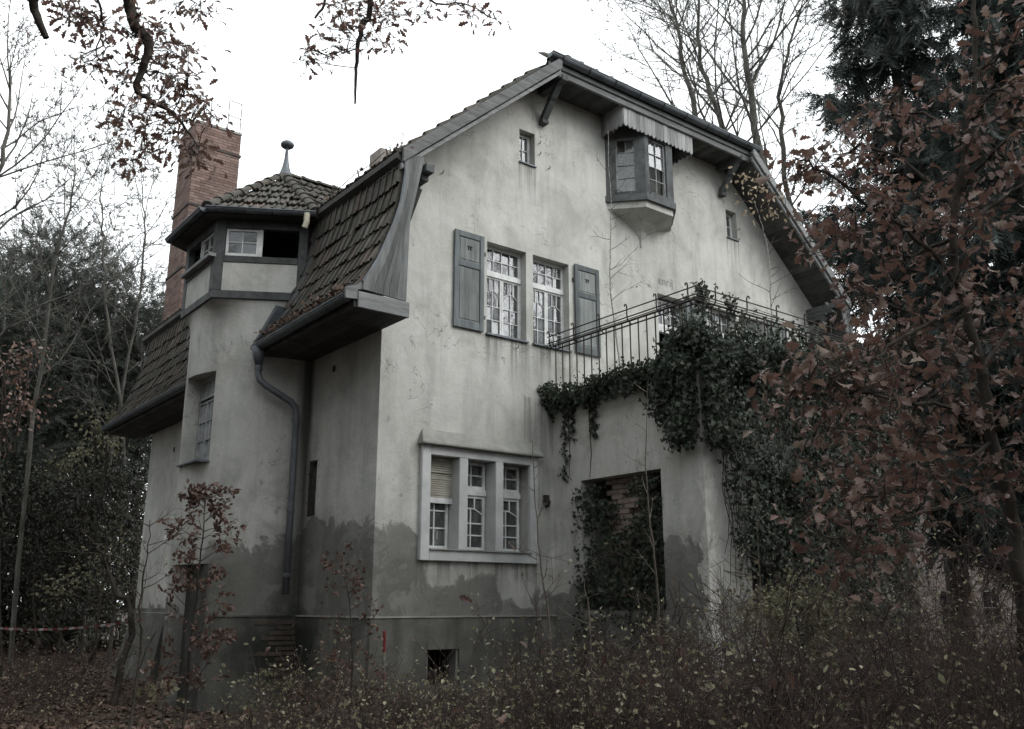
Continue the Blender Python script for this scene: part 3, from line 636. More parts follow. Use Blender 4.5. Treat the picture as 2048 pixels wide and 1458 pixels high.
# downpipe with hopper
b = MB(); b.tube([(-.94, 2.36, 4.24), (-.94, 2.34, 4.10), (-.93, 2.33, 3.93)], [.12, .10, .058], 10)
path = [(-.93, 2.33, 3.93), (-.93, 2.33, 3.78), (-.90, 2.30, 3.68), (-.82, 2.26, 3.60), (-.6, 2.2, 3.47), (-.42, 2.16, 3.37), (-.33, 2.15, 3.28), (-.31, 2.15, 3.15), (-.31, 2.15, 1.8), (-.31, 2.15, .33)]
b.tube(path, .055, 10); dp = b.build('downpipe', PIPE, house, smooth=True)
for p0, p1 in (((-.93, 2.33, 3.9), (-.93, 2.33, 3.84)), ((-.31, 2.15, 3.1), (-.31, 2.15, 3.02)), ((-.31, 2.15, 1.66), (-.31, 2.15, 1.6)), ((-.31, 2.15, .66), (-.31, 2.15, .6))):
    b = MB(); b.tube([p0, p1], .064, 10); b.build('pipe_collar', PIPE, dp)

# --- stair turret ----------------------------------------------------
HC = np.array((-.28, 3.70)); HR = 1.52; TC = np.array((-.10, 3.80)); TR = 1.43
def hexpt(R_, k): t = R(150 + 60 * k); return HC + R_ * np.array((math.cos(t), math.sin(t)))     # k=0 far, 1 near corner of the outer face, 2 corner at the roof
def hexrad(th, R_):  # distance from HC to hexagon edge
    a = R_ * math.cos(R(30)); t = (th - R(0) + R(30)) % R(60) - R(30); return a / math.cos(t)
nA = 72; ths = [R(60 + 250 * i / nA) for i in range(nA + 1)]
def circ(t): return TC + TR * np.array((math.cos(t), math.sin(t)))
def hexat(t): return HC + hexrad(t, HR - .04) * np.array((math.cos(t), math.sin(t)))
zs = [-1.7, -.02, 0, 2.0, 4.3, 4.62, 4.80, 4.93, 5.02, 5.08, 5.12]; mixs = [0, 0, 0, 0, 0, 0, .03, .14, .38, .72, 1]
op = [(3.10, 3.96, 2.43, 3.93), (2.93, 3.80, -1.42, .80)]     # stair window, door: y range, z range
th_of = lambda y: math.pi + math.asin((TC[1] - y) / TR)
b = MB()
tsplit = sorted(set(ths + [th_of(q) for o in op for q in o[:2]])); zsplit = sorted(set(zs + [q for o in op for q in o[2:]]))
rows = []
for z in zsplit:
    m_ = np.interp(z, zs, mixs); rows.append([tuple(circ(t) * (1 - m_) + hexat(t) * m_) + (z,) for t in tsplit])
nv = len(tsplit); vs = [p for r in rows for p in r]; fs = []
for i in range(len(zsplit) - 1):
    for j in range(nv - 1):
        tm_, zm = (tsplit[j] + tsplit[j + 1]) / 2, (zsplit[i] + zsplit[i + 1]) / 2; y = circ(tm_)[1]
        if any(o[0] < y < o[1] and o[2] < zm < o[3] for o in op) and abs(tm_ - math.pi) < 1.2: continue
        fs.append((i * nv + j, (i + 1) * nv + j, (i + 1) * nv + j + 1, i * nv + j + 1))
b.add(vs, fs)
for y0, y1, z0, z1 in op:      # reveals
    pa, pb = circ(th_of(y0)), circ(th_of(y1)); d = .26
    b.add([(*pa, z0), (*pa, z1), (pa[0] + d, pa[1], z1), (pa[0] + d, pa[1], z0)], [(0, 1, 2, 3)]); b.add([(*pb, z0), (*pb, z1), (pb[0] + d, pb[1], z1), (pb[0] + d, pb[1], z0)], [(0, 1, 2, 3)])
    tt = [t for t in tsplit if th_of(y1) - 1e-6 <= t <= th_of(y0) + 1e-6]
    for z in (z0, z1):
        c = [circ(t) for t in tt]; b.add([(*p, z) for p in c] + [(p[0] + .3, p[1], z) for p in c], [(i, i + 1, i + 1 + len(c), i + len(c)) for i in range(len(c) - 1)])
turret = b.build('turret_wall', PLASTER, house, smooth=False)
for p_ in turret.data.polygons: p_.use_smooth = True
b = MB(); zz = [-1.7, 0.0]
b.add([tuple(TC + (TR + .03) * np.array((math.cos(t), math.sin(t)))) + (z,) for z in zz for t in ths if not (2.9 < circ(t)[1] < 3.83 and circ(t)[0] < -1)], [])
tl_ = [t for t in ths if t > th_of(2.93)]; b = MB()
b.add([tuple(TC + (TR + q) * np.array((math.cos(t), math.sin(t)))) + (z,) for q, z in ((.03, -1.7), (.03, 0), (.05, 0.0), (.05, .022), (0, .022)) for t in tl_], [(i * len(tl_) + j, i * len(tl_) + j + 1, (i + 1) * len(tl_) + j + 1, (i + 1) * len(tl_) + j) for i in range(4) for j in range(len(tl_) - 1)])
b.build('turret_plinth', PLINTH, house)
# exposed bricks at the foot
rb = MB().mesh; bm_ = MB(); bm_.box(-.11, .11, -.018, .02, -.028, .028); bme = bm_.mesh('brick'); bme.materials.append(RBRICK)
for r in range(13):
    for i in range(7):
        t = R(252) + (i + .5 * (r % 2)) * .155; z = -.09 - r * .077
        if random.random() < .05 or t > R(318) or (i == 0 and r % 3): continue
        c = TC + (TR + .021) * np.array((math.cos(t), math.sin(t)))
        link('brick', bme, turret, None, Matrix.Translation((c[0], c[1], z)) @ Matrix.Rotation(t + math.pi / 2, 4, 'Z') @ Matrix.Rotation(random.gauss(0, .02), 4, 'Y'))
# stair window and door of the turret
FT = frame((-1.27, 0, 0), (0, 1, 0), (-1, 0, 0))
win = casing(FT, 3.10, 3.96, 2.43, 3.93, 0, .05, FRAMEG, 'stair_window')
sash(FT, win, 3.15, 3.53, 2.48, 3.5, .01, 2, 3, fr=.028, mt=.014, mat=FRAMEG); sash(FT, win, 3.53, 3.91, 2.48, 3.5, .01, 2, 3, fr=.028, mt=.014, mat=FRAMEG); sash(FT, win, 3.15, 3.91, 3.55, 3.88, .01, 3, 1, fr=.028, mt=.014, mat=FRAMEG)
b = MB(); b.box(-1.58, -1.25, 3.08, 3.98, 2.405, 2.43); b.build('sill', ZINC, win)
b = MB(); b.lbox(FT, 2.93, 3.80, -1.42, .8, -.05, -.0)
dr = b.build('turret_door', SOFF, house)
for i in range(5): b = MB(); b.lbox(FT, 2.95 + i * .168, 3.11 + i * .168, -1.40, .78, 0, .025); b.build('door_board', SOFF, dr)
b = MB(); b.tube([(-1.53, 3.98, 1.22), (-1.60, 4.0, 1.22)], .02, 6); b.lathe([(.0, 1.14), (.04, 1.15), (.05, 1.2), (.045, 1.27), (0, 1.28)], (-1.62, 4.0), 10); b.build('porch_lamp', FRAMEW, house)
# timber framed upper room
walls = MB(); zb, zp0, zp1, zs0, zs1, zw1, zt1 = 5.12, 5.26, 5.76, 5.76, 5.88, 6.38, 6.52
b = MB(); fl = [hexpt(HR - .02, k) for k in range(6)]; b.add([(*p, zb) for p in fl], [tuple(range(6))]); b.add([(*p, 6.56) for p in fl], [tuple(range(6))]); b.build('turret_floor', DARKIN, turret)
b = MB(); inr = [hexpt(HR - .06, k) for k in range(6)]
for k in (2, 3, 4, 5): p, q = inr[k], inr[(k + 1) % 6]; b.add([(*p, zb), (*q, zb), (*q, 6.55), (*p, 6.55)], [(0, 1, 2, 3)])
b.build('turret_inner_wall', DARKIN, turret)
for k in (0, 1, 5):
    p, q = hexpt(HR, k), hexpt(HR, (k + 1) % 6); U = q - p; L = np.linalg.norm(U); N_ = (p + q) / 2 - HC
    F = frame((*p, 0), (*U, 0), (*N_, 0))
    b = MB(); b.lbox(F, .0, L, zb, zp0, -.12, 0); b.lbox(F, 0, .15, zp0, zt1, -.12, .0); b.lbox(F, L - .15, L, zp0, zt1, -.12, .0)
    b.lbox(F, .15, L - .15, zs0, zs1, -.12, .0); b.lbox(F, .15, L - .15, zw1, zt1, -.12, -.001); b.build('timber_frame', WOODG, turret, bevel=.008)
    b = MB(); b.lbox(F, .15, L - .15, zp0, zp1, -.08, -.015); b.build('plaster_infill', PLASTER, turret)
    if k == 1:
        mid_ = .73; win = MB(); win.lbox(F, mid_ - .02, mid_ + .035, zs1, zw1, -.09, -.03); wn = win.build('turret_window', FRAMEW, house)
        sash(F, wn, .16, mid_ - .02, zs1 + .005, zw1, -.06, 2, 2, fr=.045, mt=.016)
    elif k == 0:
        win = MB(); win.lbox(F, .70, .74, zs1, zw1, -.09, -.03); wn = win.build('turret_window', FRAMEW, house)
        sash(F, wn, .75, L - .17, zs1 + .005, zw1, -.06, 2, 2, fr=.045, mt=.016)
        b = MB(); b.lbox(F, .1, L + .02, zs1 - .04, zs1 + .02, -.02, .10); b.build('sill_beam', WOODX, turret)
    else: sash(F, turret, .16, L - .16, zs1, zw1, -.06, 4, 2)
# turret roof: three hexagon faces and a ridge running back to the main roof
RE, ZE = 1.80, 6.60; AP = np.array((-.10, 3.78, 8.08)); RB = np.array((2.2, 3.78, 8.08))
E3 = [np.array((*hexpt(RE, k), ZE)) for k in range(6)]
back_n = np.array((1.2, E3[2][1], ZE)); back_f = np.array((1.2, E3[5][1], ZE))
tr, _ = slab('turret_roof', [E3[1], E3[2], AP], .06, SOFF)
slab('turret_roof_face', [E3[0], E3[1], AP], .06, SOFF)[0].parent = tr; slab('turret_roof_face', [E3[5], E3[0], AP], .06, SOFF)[0].parent = tr
for o in list(bpy.data.objects):
    if o.name.startswith('turret_roof_face'): o.matrix_parent_inverse = Matrix.Identity(4)
def child_slab(pts):
    o, n = slab('turret_roof_face', pts, .06, SOFF); o.parent = tr; o.matrix_parent_inverse = Matrix.Identity(4)
child_slab([E3[2], back_n, RB, AP]); child_slab([E3[5], back_f, RB, AP])
b = MB(); s_in = [hexpt(HR - .1, k) for k in range(6)]
for k in (0, 1, 5): p, q, r_, s_ = E3[k], E3[(k + 1) % 6], s_in[(k + 1) % 6], s_in[k]; b.add([(*p[:2], 6.525), (*q[:2], 6.525), (*r_, 6.525), (*s_, 6.525)], [(0, 1, 2, 3)]); b.add([(*p[:2], 6.525), (*q[:2], 6.525), (*q[:2], 6.6), (*p[:2], 6.6)], [(0, 1, 2, 3)])
b.build('turret_soffit', SOFF, turret)
tt = tile_mesh(.185, .36, .035); ROWN = 6
def tile_face(A, B, T0, T1, rows, extra=0.02):
    A, B, T0, T1 = map(lambda q: np.array(q, float), (A, B, T0, T1)); al = (B - A) / np.linalg.norm(B - A)
    for r in range(rows):
        f = r / rows; P, Q = A + (T0 - A) * f, B + (T1 - B) * f; L = np.linalg.norm(Q - P); n = max(1, int(round(L / .185)))
        mid = (A + B) / 2; upv = ((T0 + T1) / 2 - mid); upv = upv - al * (upv @ al)
        for i in range(n):
            c = P + (Q - P) * (i + .5) / n; M = basis(c + np.array((0, 0, .005)) + upv * random.gauss(0, .008), al, upv, .035)
            link('roof_tile', tt, tr, None, M)
tile_face(E3[1], E3[2], AP, AP, ROWN); tile_face(E3[2] + np.array((0, 0, 0)), np.array((.35, E3[2][1], ZE)), AP, np.array((1.7, 3.78, 8.08)), ROWN)
cap_tiles(E3[1] + np.array((0, 0, .04)), AP + np.array((0, 0, .03)), 8, .105, tr, 'hip_tile'); cap_tiles(E3[2] + np.array((0, 0, .04)), AP + np.array((0, 0, .03)), 8, .105, tr, 'hip_tile')
cap_tiles(AP + np.array((0, 0, .03)), RB + np.array((0, 0, .03)), 7, .10, tr, 'ridge_tile')
for A, B in ((E3[0], E3[1]), (E3[1], E3[2])):
    A, B = A.copy(), B.copy(); A[2] = B[2] = 6.60; o = (A + B) / 2 - np.array((*HC, 6.6)); o /= np.linalg.norm(o); e = o * .05
    gutter('turret_gutter', A + e, B + e, .07, o, 4, tr)
b = MB(); c = (AP[0], AP[1]); b.lathe([(.15, 8.04), (.11, 8.15), (.07, 8.28), (.045, 8.42), (.034, 8.56), (.028, 8.65), (.026, 8.66), (.026, 8.675), (.08, 8.69), (.118, 8.72), (.13, 8.755), (.118, 8.79), (.08, 8.82), (0, 8.835)], c, 20); b.build('finial', ZINC, tr, smooth=True)
b = MB(); p = hexpt(RE - .08, 2) + np.array((-.18, .02)); b.tube([(p[0], p[1] - .12, 6.56), (p[0], p[1] - .12, 6.40), (p[0] - .02, p[1] - .1, 6.30)], .05, 10); b.build('pipe_stub', CREAM, tr)
# zinc flashing where turret meets mansard
b = MB()
for i in range(11):
    x0, z0 = prof_at(i / 11); x1, z1 = prof_at((i + 1) / 11)
    b.hexa([(x0 - .06, 1.98, z0), (x0 - .06, 2.2, z0), (x0 + .1, 2.2, z0 - .02), (x0 + .1, 1.98, z0 - .02), (x1 - .06, 1.98, z1), (x1 - .06, 2.2, z1), (x1 + .1, 2.2, z1), (x1 + .1, 1.98, z1)])
b.build('flashing', ZINC, house)
b = MB(); b.hexa([(-1.04, 2.40, 4.22), (-.7, 2.40, 4.22), (-.7, 2.5, 4.22), (-1.04, 2.5, 4.22), (-.72, 2.2, 4.95), (-.4, 2.2, 4.95), (-.4, 2.32, 5.0), (-.72, 2.32, 5.0)]); b.build('flashing', ZINC, house)

# --- chimney -----------------------------------------------------------
CX0, CX1, CY0, CY1, CZ1 = -.05, 1.12, 9.75, 10.95, 11.95
b = MB(); b.box(CX0 + .01, CX1 - .01, CY0 + .01, CY1 - .01, 6.3, CZ1 - .02); ch = b.build('chimney', MORTAR, house)
b = MB(); hgt = .075; nrow = int((CZ1 - 6.3) / hgt)
for r in range(nrow):
    z = 6.3 + r * hgt
    for F, L in ((frame((CX0, CY0, 0), (1, 0, 0), (0, -1, 0)), CX1 - CX0), (frame((CX0, CY1, 0), (0, -1, 0), (-1, 0, 0)), CY1 - CY0)):
        n = 5; o = .5 * (r % 2)
        for i in range(-1, n + 1):
            u0, u1 = max(0, (i + o) * L / n), min(L, (i + 1 + o) * L / n)
            if u1 - u0 > .03: q = random.uniform(0, .005); b.lbox(F, u0 + .005, u1 - .005, z + .005, z + hgt - .005, -.02, q)
tag(b.build('brickwork', BRICK, ch), kind='stuff')
for z in (8.05, 9.7, 11.32):
    b = MB(); b.box(CX0 - .025, CX1 + .025, CY0 - .025, CY1 + .025, z, z + .06); b.build('iron_band', IRON, ch)
b = MB(); b.box(CX0 - .012, CX1 + .012, CY0 - .012, CY1 + .012, CZ1, CZ1 + .06); b.build('capstone', CAPM, ch)
b = MB(); z = CZ1 + .05
for (x, y) in ((.75, 9.78), (1.08, 9.78)): b.tube([(x, y, z), (x, y, z + .85)], .012, 5)
for k in (.42, .85): b.tube([(.75, 9.78, z + k), (1.08, 9.78, z + k)], .01, 5)
b.tube([(.75, 9.78, z + .42), (1.08, 9.78, z + .85)], .007, 5); b.tube([(.75, 9.78, z), (1.08, 9.78, z + .42)], .007, 5)
b.tube([(.3, 9.8, z), (.3, 9.8, z + .8)], .012, 5); b.tube([(.5, 9.78, z), (.5, 9.78, z + .15), (.72, 9.78, z + .15), (.72, 9.78, z)], .01, 5)
b.build('chimney_ladder', IRON, ch)
b = MB(); b.box(2.6, 3.1, 5.0, 5.5, 9.0, 10.1); b.build('small_stack', MORTAR, house)

# --- terrace -------------------------------------------------------------
TX0, TX1, TY, TZ = 3.32, 7.88, -3.20, 3.42
FTL = frame((TX0, 0, 0), (0, -1, 0), (-1, 0, 0)); FTF = frame((TX0, TY, 0), (1, 0, 0), (0, -1, 0))
wall('terrace_wall', FTL, [(0, -1.7), (3.2, -1.7), (3.2, TZ), (0, TZ)], [(.67, 2.40, .1, 2.09)], .3, PLASTER)
wall('terrace_wall', FTF, [(0, -1.7), (TX1 - TX0, -1.7), (TX1 - TX0, TZ), (0, TZ)], [(.9, 3.6, .1, 2.1)], .3, PLASTER)
b = MB(); b.box(TX1 - .02, TX1, TY, 0, -1.7, TZ); b.build('terrace_wall', PLASTER, house)
b = MB(); b.box(TX0 - .09, TX1 + .09, TY - .09, -.002, TZ, TZ + .13); b.build('terrace_slab', CAPM, house, bevel=.02)
b = MB(); b.box(TX0 + .02, TX1 - .03, TY + .02, -.02, -.2, 0); b.build('terrace_floor', DARKIN, house)
bk = MB(); bk.box(-.12, .12, -.05, .05, -.034, .034); bkm = bk.mesh('brick'); bkm.materials.append(m_simple('pale_infill_brick', (.20, .15, .125), (.34, .28, .25), 4, .95, 0, .1, bump=.01))
pier = MB(); pier.box(TX0 + .30, TX0 + .34, -1.95, -1.15, .0, 2.5); pier.box(TX0 + .31, TX0 + .36, -2.36, -.70, .0, 1.45); pr_ = pier.build('brick_pier', MORTAR, house)
for r in range(28):
    for i in range(4):
        y = -1.27 - .25 * i + (.125 if r % 2 else 0)
        if y < -1.95 or random.random() < .08: continue
        link('brick', bkm, pr_, None, Matrix.Translation((TX0 + .27 + random.uniform(-.012, .012), y, .08 + r * .078)) @ Matrix.Rotation(math.pi / 2, 4, 'Z'))
rail = MB(); ZR = 4.46
cor = [(TX0, -.05), (TX0, TY), (TX1, TY), (TX1, -.05)]
for A, B in zip(cor, cor[1:]):
    for z, r_ in ((ZR, .018), (ZR - .07, .013)): rail.tube([(*A, z), (*B, z)], r_, 6)
    ox = np.array((-.14, 0)) if A[0] == B[0] and A[0] < 5 else np.array((.14, 0)) if A[0] == B[0] else np.array((0, -.14))
railing = rail.build('railing', IRON, house)
bal = MB(); bal.tube([(0, 0, TZ + .05), (0, 0, ZR)], .0115, 6); balm = bal.mesh('baluster'); balm.materials.append(IRON)
for i in range(18): link('baluster', balm, railing, None, Matrix.Translation((TX0, -.1 - i * .178, 0)))
for i in range(1, 26): link('baluster', balm, railing, None, Matrix.Translation((TX0 + i * .178, TY, 0)))
fb = MB(); out = [(TX0 - .14, -.05), (TX0 - .14, TY - .14), (TX1 + .14, TY - .14)]
for A, B in zip(out, out[1:]):
    fb.tube([(*A, ZR + .13), (*B, ZR + .13)], .011, 6); fb.tube([(*A, ZR + .01), (*B, ZR + .01)], .011, 6); fb.tube([(*A, ZR - .03), (*B, ZR - .03)], .008, 6)
fb.build('flower_box_rail', IRON, railing)
hooks = [((TX0, -.1 - i * .62), (-1, 0)) for i in range(6)] + [((TX0 + .3 + i * .72, TY), (0, -1)) for i in range(7)]
for (x, y), (dx, dy) in hooks:
    b = MB(); f = lambda o, z: (x + dx * o, y + dy * o, z)
    b.tube([f(0, ZR - .07), f(.05, ZR - .09), f(.13, ZR - .03), f(.14, ZR + .05), f(.14, ZR + .19), f(.16, ZR + .215), f(.185, ZR + .2), f(.19, ZR + .17)], .012, 5); b.build('rail_hook', IRON, railing)

# ================================================================== vegetation
BARK = m_simple('dark_bark', (.035, .030, .026), (.085, .075, .065), 9, .95, 0, .1, sc=(1, 1, .3), bump=.01)
BARKG = m_simple('green_grey_bark', (.07, .068, .06), (.15, .145, .13), 7, .95, 0, .1, sc=(1, 1, .3), bump=.01)
BIRCHB = m_simple('pale_birch_bark', (.16, .15, .14), (.42, .40, .38), 8, .9, 0, .1, sc=(1, 1, 3))
TWIG = m_simple('red_brown_twig', (.036, .027, .025), (.095, .070, .063), 1.3, .9, 0, .15)
CANE = m_simple('pale_dry_cane', (.12, .10, .085), (.22, .19, .16), 6, .9, 0, .15)
OAKL = m_leaf('dead_oak_leaf', [(.10, .056, .046), (.165, .094, .073), (.22, .132, .104), (.135, .082, .066), (.34, .26, .21)], .42, .5, .38)
BEECHL = m_leaf('red_brown_leaf', [(.070, .042, .034), (.11, .064, .050), (.16, .10, .075), (.09, .055, .044)], .55, .3, .25)
YELL = m_leaf('pale_yellow_leaf', [(.15, .135, .085), (.22, .20, .125), (.12, .125, .08), (.30, .265, .18)], .6, .25, .3)
SHRUBL = m_leaf('autumn_shrub_leaf', [(.10, .065, .052), (.17, .15, .09), (.08, .055, .046), (.27, .25, .155), (.13, .09, .07), (.22, .21, .13), (.36, .32, .22)], .6, .25, .25)
IVYL = m_leaf('ivy_leaf', [(.022, .030, .021), (.032, .043, .028), (.040, .052, .034), (.027, .036, .026), (.058, .066, .044)], .5, .25, .1)
NEED = m_leaf('spruce_needles', [(.020, .030, .026), (.030, .044, .038), (.025, .036, .032), (.038, .052, .046)], .6, .3, .1)
PINE = m_leaf('pine_needles', [(.056, .066, .056), (.08, .094, .078), (.10, .108, .09), (.066, .078, .068)], .55, .3, .25)  # needle colours lightened to paint in haze over the wood
WOODL = m_leaf('wood_leaves', [(.034, .040, .031), (.052, .060, .045), (.068, .068, .050), (.085, .070, .054), (.075, .084, .062), (.045, .050, .040)], .5, .35, .15)
LITTER = m_leaf('fallen_leaf', [(.085, .055, .042), (.14, .095, .072), (.19, .14, .11), (.11, .07, .055), (.06, .04, .032)], .8, .15, .0)

def T_oak():
    ys = [0, .10, .24, .33, .47, .56, .71, .81, .92, 1.0]; xs = [.012, .05, .17, .09, .25, .14, .28, .15, .13, .0]
    V = []; F = []
    for y, x in zip(ys, xs): V += [(-x * .9, y, 1.1 * x * x + .55 * y * (1 - y) + .06 * x), (0, y, -.02 + .55 * y * (1 - y)), (x * .85, y, 1.6 * x * x + .55 * y * (1 - y))]
    for i in range(len(ys) - 1):
        a, c = 3 * i, 3 * i + 3
        F += [(a, a + 1, c + 1), (a, c + 1, c), (a + 1, a + 2, c + 2), (a + 1, c + 2, c + 1)]
    return np.array(V), np.array(F)
T_OVAL = (np.array([(0, 0, 0), (-.27, .38, .07), (.27, .38, .07), (-.2, .72, .05), (.2, .72, .05), (0, 1, -.04)]), np.array([(0, 2, 1), (1, 2, 4), (1, 4, 3), (3, 4, 5)]))
T_IVY = (np.array([(0, .1, 0), (-.42, 0, .05), (-.38, .42, .03), (-.16, .55, 0), (0, 1, -.06), (.16, .55, 0), (.38, .42, .03), (.42, 0, .05)]), np.array([(0, 2, 1), (0, 3, 2), (0, 4, 3), (0, 5, 4), (0, 6, 5), (0, 7, 6)]))
def T_spray(n, w, curve, seed):
    r = np.random.default_rng(seed); V = []; F = []
    for i in range(n):
        y = i / n; side = -1 if i % 2 else 1; L = .42 * (1 - .6 * y) * r.uniform(.7, 1.1); ang = r.uniform(.5, 1.0)
        p = np.array((0, y, -curve * y * y)); q = p + np.array((side * L * math.sin(ang), L * math.cos(ang), r.uniform(-.12, .06) - curve * y * .4)); b_ = len(V)
        V += [p + np.array((0, -w, 0)), p + np.array((0, w, 0)), q]; F.append((b_, b_ + 1, b_ + 2))
    b_ = len(V); V += [(-w * .5, 0, 0), (w * .5, 0, 0), (0, 1.05, -curve)]; F.append((b_, b_ + 1, b_ + 2))
    return np.array(V), np.array(F)
def unit(a): return a / (np.linalg.norm(a, axis=-1, keepdims=True) + 1e-9)
def leaf_mesh(name, pos, dirs, size, tmpl, mat, parent=None, nrm=None, flat=0., width=1.):
    pos, dirs = np.asarray(pos, float), unit(np.asarray(dirs, float)); N = len(pos); size = np.broadcast_to(np.asarray(size, float), (N,))
    if nrm is None: nrm = rng.normal(size=(N, 3)) + np.array((0, 0, flat))
    x = unit(np.cross(dirs, nrm)); z = np.cross(x, dirs); V0, F0 = tmpl
    V = pos[:, None] + size[:, None, None] * (V0[None, :, 0:1] * x[:, None] * width + V0[None, :, 1:2] * dirs[:, None] + V0[None, :, 2:3] * z[:, None])
    F = F0[None] + (np.arange(N) * len(V0))[:, None, None]
    o = link(name, np_mesh(name, V.reshape(-1, 3), F.reshape(-1, 3)), parent, mat)
    if parent is not None: o['kind'] = 'stuff'
    return o
def segs_mesh(name, S, n, mat, parent=None):
    S = np.array([np.concatenate([a, b_, [r0, r1]]) for a, b_, r0, r1 in S]); p0, p1, r0, r1 = S[:, :3], S[:, 3:6], S[:, 6], S[:, 7]
    d = unit(p1 - p0); ref = np.where(np.abs(d[:, 2:3]) < .9, np.array([[0, 0, 1.]]), np.array([[1., 0, 0]])); a = unit(np.cross(d, ref)); c = np.cross(d, a)
    t = 2 * np.pi * np.arange(n) / n; ringv = a[:, None] * np.cos(t)[None, :, None] + c[:, None] * np.sin(t)[None, :, None]
    V = np.concatenate([p0[:, None] + ringv * r0[:, None, None], (p1 + d * r1[:, None] * .3)[:, None] + ringv * r1[:, None, None]], 1)
    k = np.arange(n); F0 = np.stack([k, (k + 1) % n, (k + 1) % n + n, k + n], 1); F = F0[None] + (np.arange(len(S)) * 2 * n)[:, None, None]
    o = link(name, np_mesh(name, V.reshape(-1, 3), F.reshape(-1, 4), True), parent, mat)
    if parent is not None and name in ('twigs', 'branches', 'stems'): o['kind'] = 'stuff'
    return o
rnd = np.random.default_rng(11)
def nrmv(v): return v / (math.sqrt(v @ v) + 1e-9)
def grow(S, tips, p, d, L, r, lvl, cfg):
    nseg = max(2, int(round(L / cfg['seg'][lvl]))); rr = r; step = L / nseg; pts = []
    for i in range(nseg):
        d = nrmv(d + rnd.normal(size=3) * cfg['wan'][lvl] + np.array((0, 0, cfg['up'][lvl]))); q = p + d * step; r2 = r * (1 - (i + 1) / nseg * cfg['taper'])
        S.append((p, q, rr, r2)); p, rr = q, r2; pts.append((q, d, r2, (i + 1) / nseg))
    if lvl == 0 or L < cfg['min']:
        tips += [(q, dd) for q, dd, _, t in pts]; return
    n = cfg['n'][lvl]
    for i in range(n):
        q, dd, r2, t = pts[min(nseg - 1, int(nseg * (cfg['start'] + (1 - cfg['start']) * (i + rnd.random()) / n)))]
        side = rnd.normal(size=3); side -= dd * (side @ dd); side = nrmv(side); an = cfg['ang'] * rnd.uniform(.7, 1.25)
        grow(S, tips, q, nrmv(dd * math.cos(an) + side * math.sin(an)), L * cfg['ratio'] * rnd.uniform(.7, 1.15) * (1.25 - .6 * t), max(cfg['rmin'], r2 * .62), lvl - 1, cfg)
def path_segs(S, pts, r0, r1, jit=.0, sub=4):
    pts = [np.array(p, float) for p in pts]; n = len(pts); out = []
    for i in range(n - 1):
        a0, a1 = pts[max(0, i - 1)], pts[min(n - 1, i + 2)]
        for k in range(sub):
            t = k / sub; h = lambda t: .5 * (2 * pts[i] + (pts[i + 1] - a0) * t + (2 * a0 - 5 * pts[i] + 4 * pts[i + 1] - a1) * t * t + (3 * pts[i] - a0 - 3 * pts[i + 1] + a1) * t ** 3)
            out.append(h(t) + rnd.normal(size=3) * jit)
    out.append(pts[-1]); m = len(out) - 1
    for i in range(m): S.append((out[i], out[i + 1], r0 + (r1 - r0) * i / m, r0 + (r1 - r0) * (i + 1) / m))
    return out
def gxy(u, t):      # ground point at bearing u and forward distance t
    p = at(u, 1240, t); return np.array((p[0], p[1], float(ground_z(p[0], p[1])) - .05))

# ---- bare trees behind the house and by the wood
BARE = dict(seg=[.45, .5, .6, .8], wan=[.16, .13, .12, .08], up=[.05, .05, .05, .04], taper=.75, min=.3, n=[0, 10, 8, 8], start=.1, ang=.75, ratio=.48, rmin=.0085)
def bare_tree(label, pts, r0, group, nb=9, L=4.2, leaves=0, cfg=BARE, mat=BARKG, lvl=2, start=.25, yel=None):
    t = empty('bare_tree', pts[0], label, 'tree', group); S = []; T = []; tips = []
    ax = path_segs(T, pts, r0, r0 * .22, .03); n = len(ax)
    for i in range(nb):
        k = int(n * (start + (1 - start) * (i + rnd.random() * .8) / nb)); k = min(n - 2, k); d = nrmv(ax[k + 1] - ax[k]); side = rnd.normal(size=3); side -= d * (side @ d); side = nrmv(side)
        grow(S, tips, ax[k], nrmv(d * .75 + side * .7), L * rnd.uniform(.6, 1.1) * (1.15 - .55 * k / n), r0 * (.42 - .25 * k / n), lvl, cfg)
    grow(S, tips, ax[-1], nrmv(ax[-1] - ax[-2]), L * .6, r0 * .2, lvl, cfg)
    segs_mesh('trunk', T, 8, mat, t); segs_mesh('branches', S, 3, mat, t)
    if leaves:
        id_ = rnd.choice(len(tips), min(leaves, len(tips)), False); leaf_mesh('leaves', [tips[i][0] for i in id_], rnd.normal(size=(len(id_), 3)) + (0, 0, -.8), rnd.uniform(.07, .13, len(id_)), T_OVAL, yel or BEECHL, t)
    return t
G1 = 'bare trees behind the villa'
def tp(ut, *uv): return [gxy(uv[0][0] + (uv[0][0] - 1024) * .03, ut)] + [at(u, v, ut) for u, v in uv]
bare_tree('slender bare tree rising behind the left part of the hipped gable', tp(27, (1408, 420), (1392, 235), (1366, 130), (1350, 40), (1318, -40)), .115, G1, 15, 5.2)
bare_tree('leaning bare tree rising behind the oriel and gutter', tp(26, (1475, 480), (1450, 265), (1412, 165), (1396, 70), (1400, -60)), .12, G1, 15, 5.2)
bare_tree('tallest forked bare tree behind the right end of the roof gutter', tp(25, (1545, 560), (1513, 260), (1490, 120), (1486, 20), (1498, -140)), .14, G1, 16, 5.0)
bare_tree('bare tree with many upright twigs between roof and spruce', tp(26, (1600, 600), (1566, 300), (1560, 190), (1580, 90), (1600, 20)), .095, G1, 14, 4.2)
G2 = 'bare trees at the edge of the wood'
bare_tree('large bare tree at the far left edge with a few leaves', tp(24, (-70, 900), (-50, 600), (-30, 420), (10, 300), (20, 160)), .13, G2, 20, 4.6, 130, start=.3)
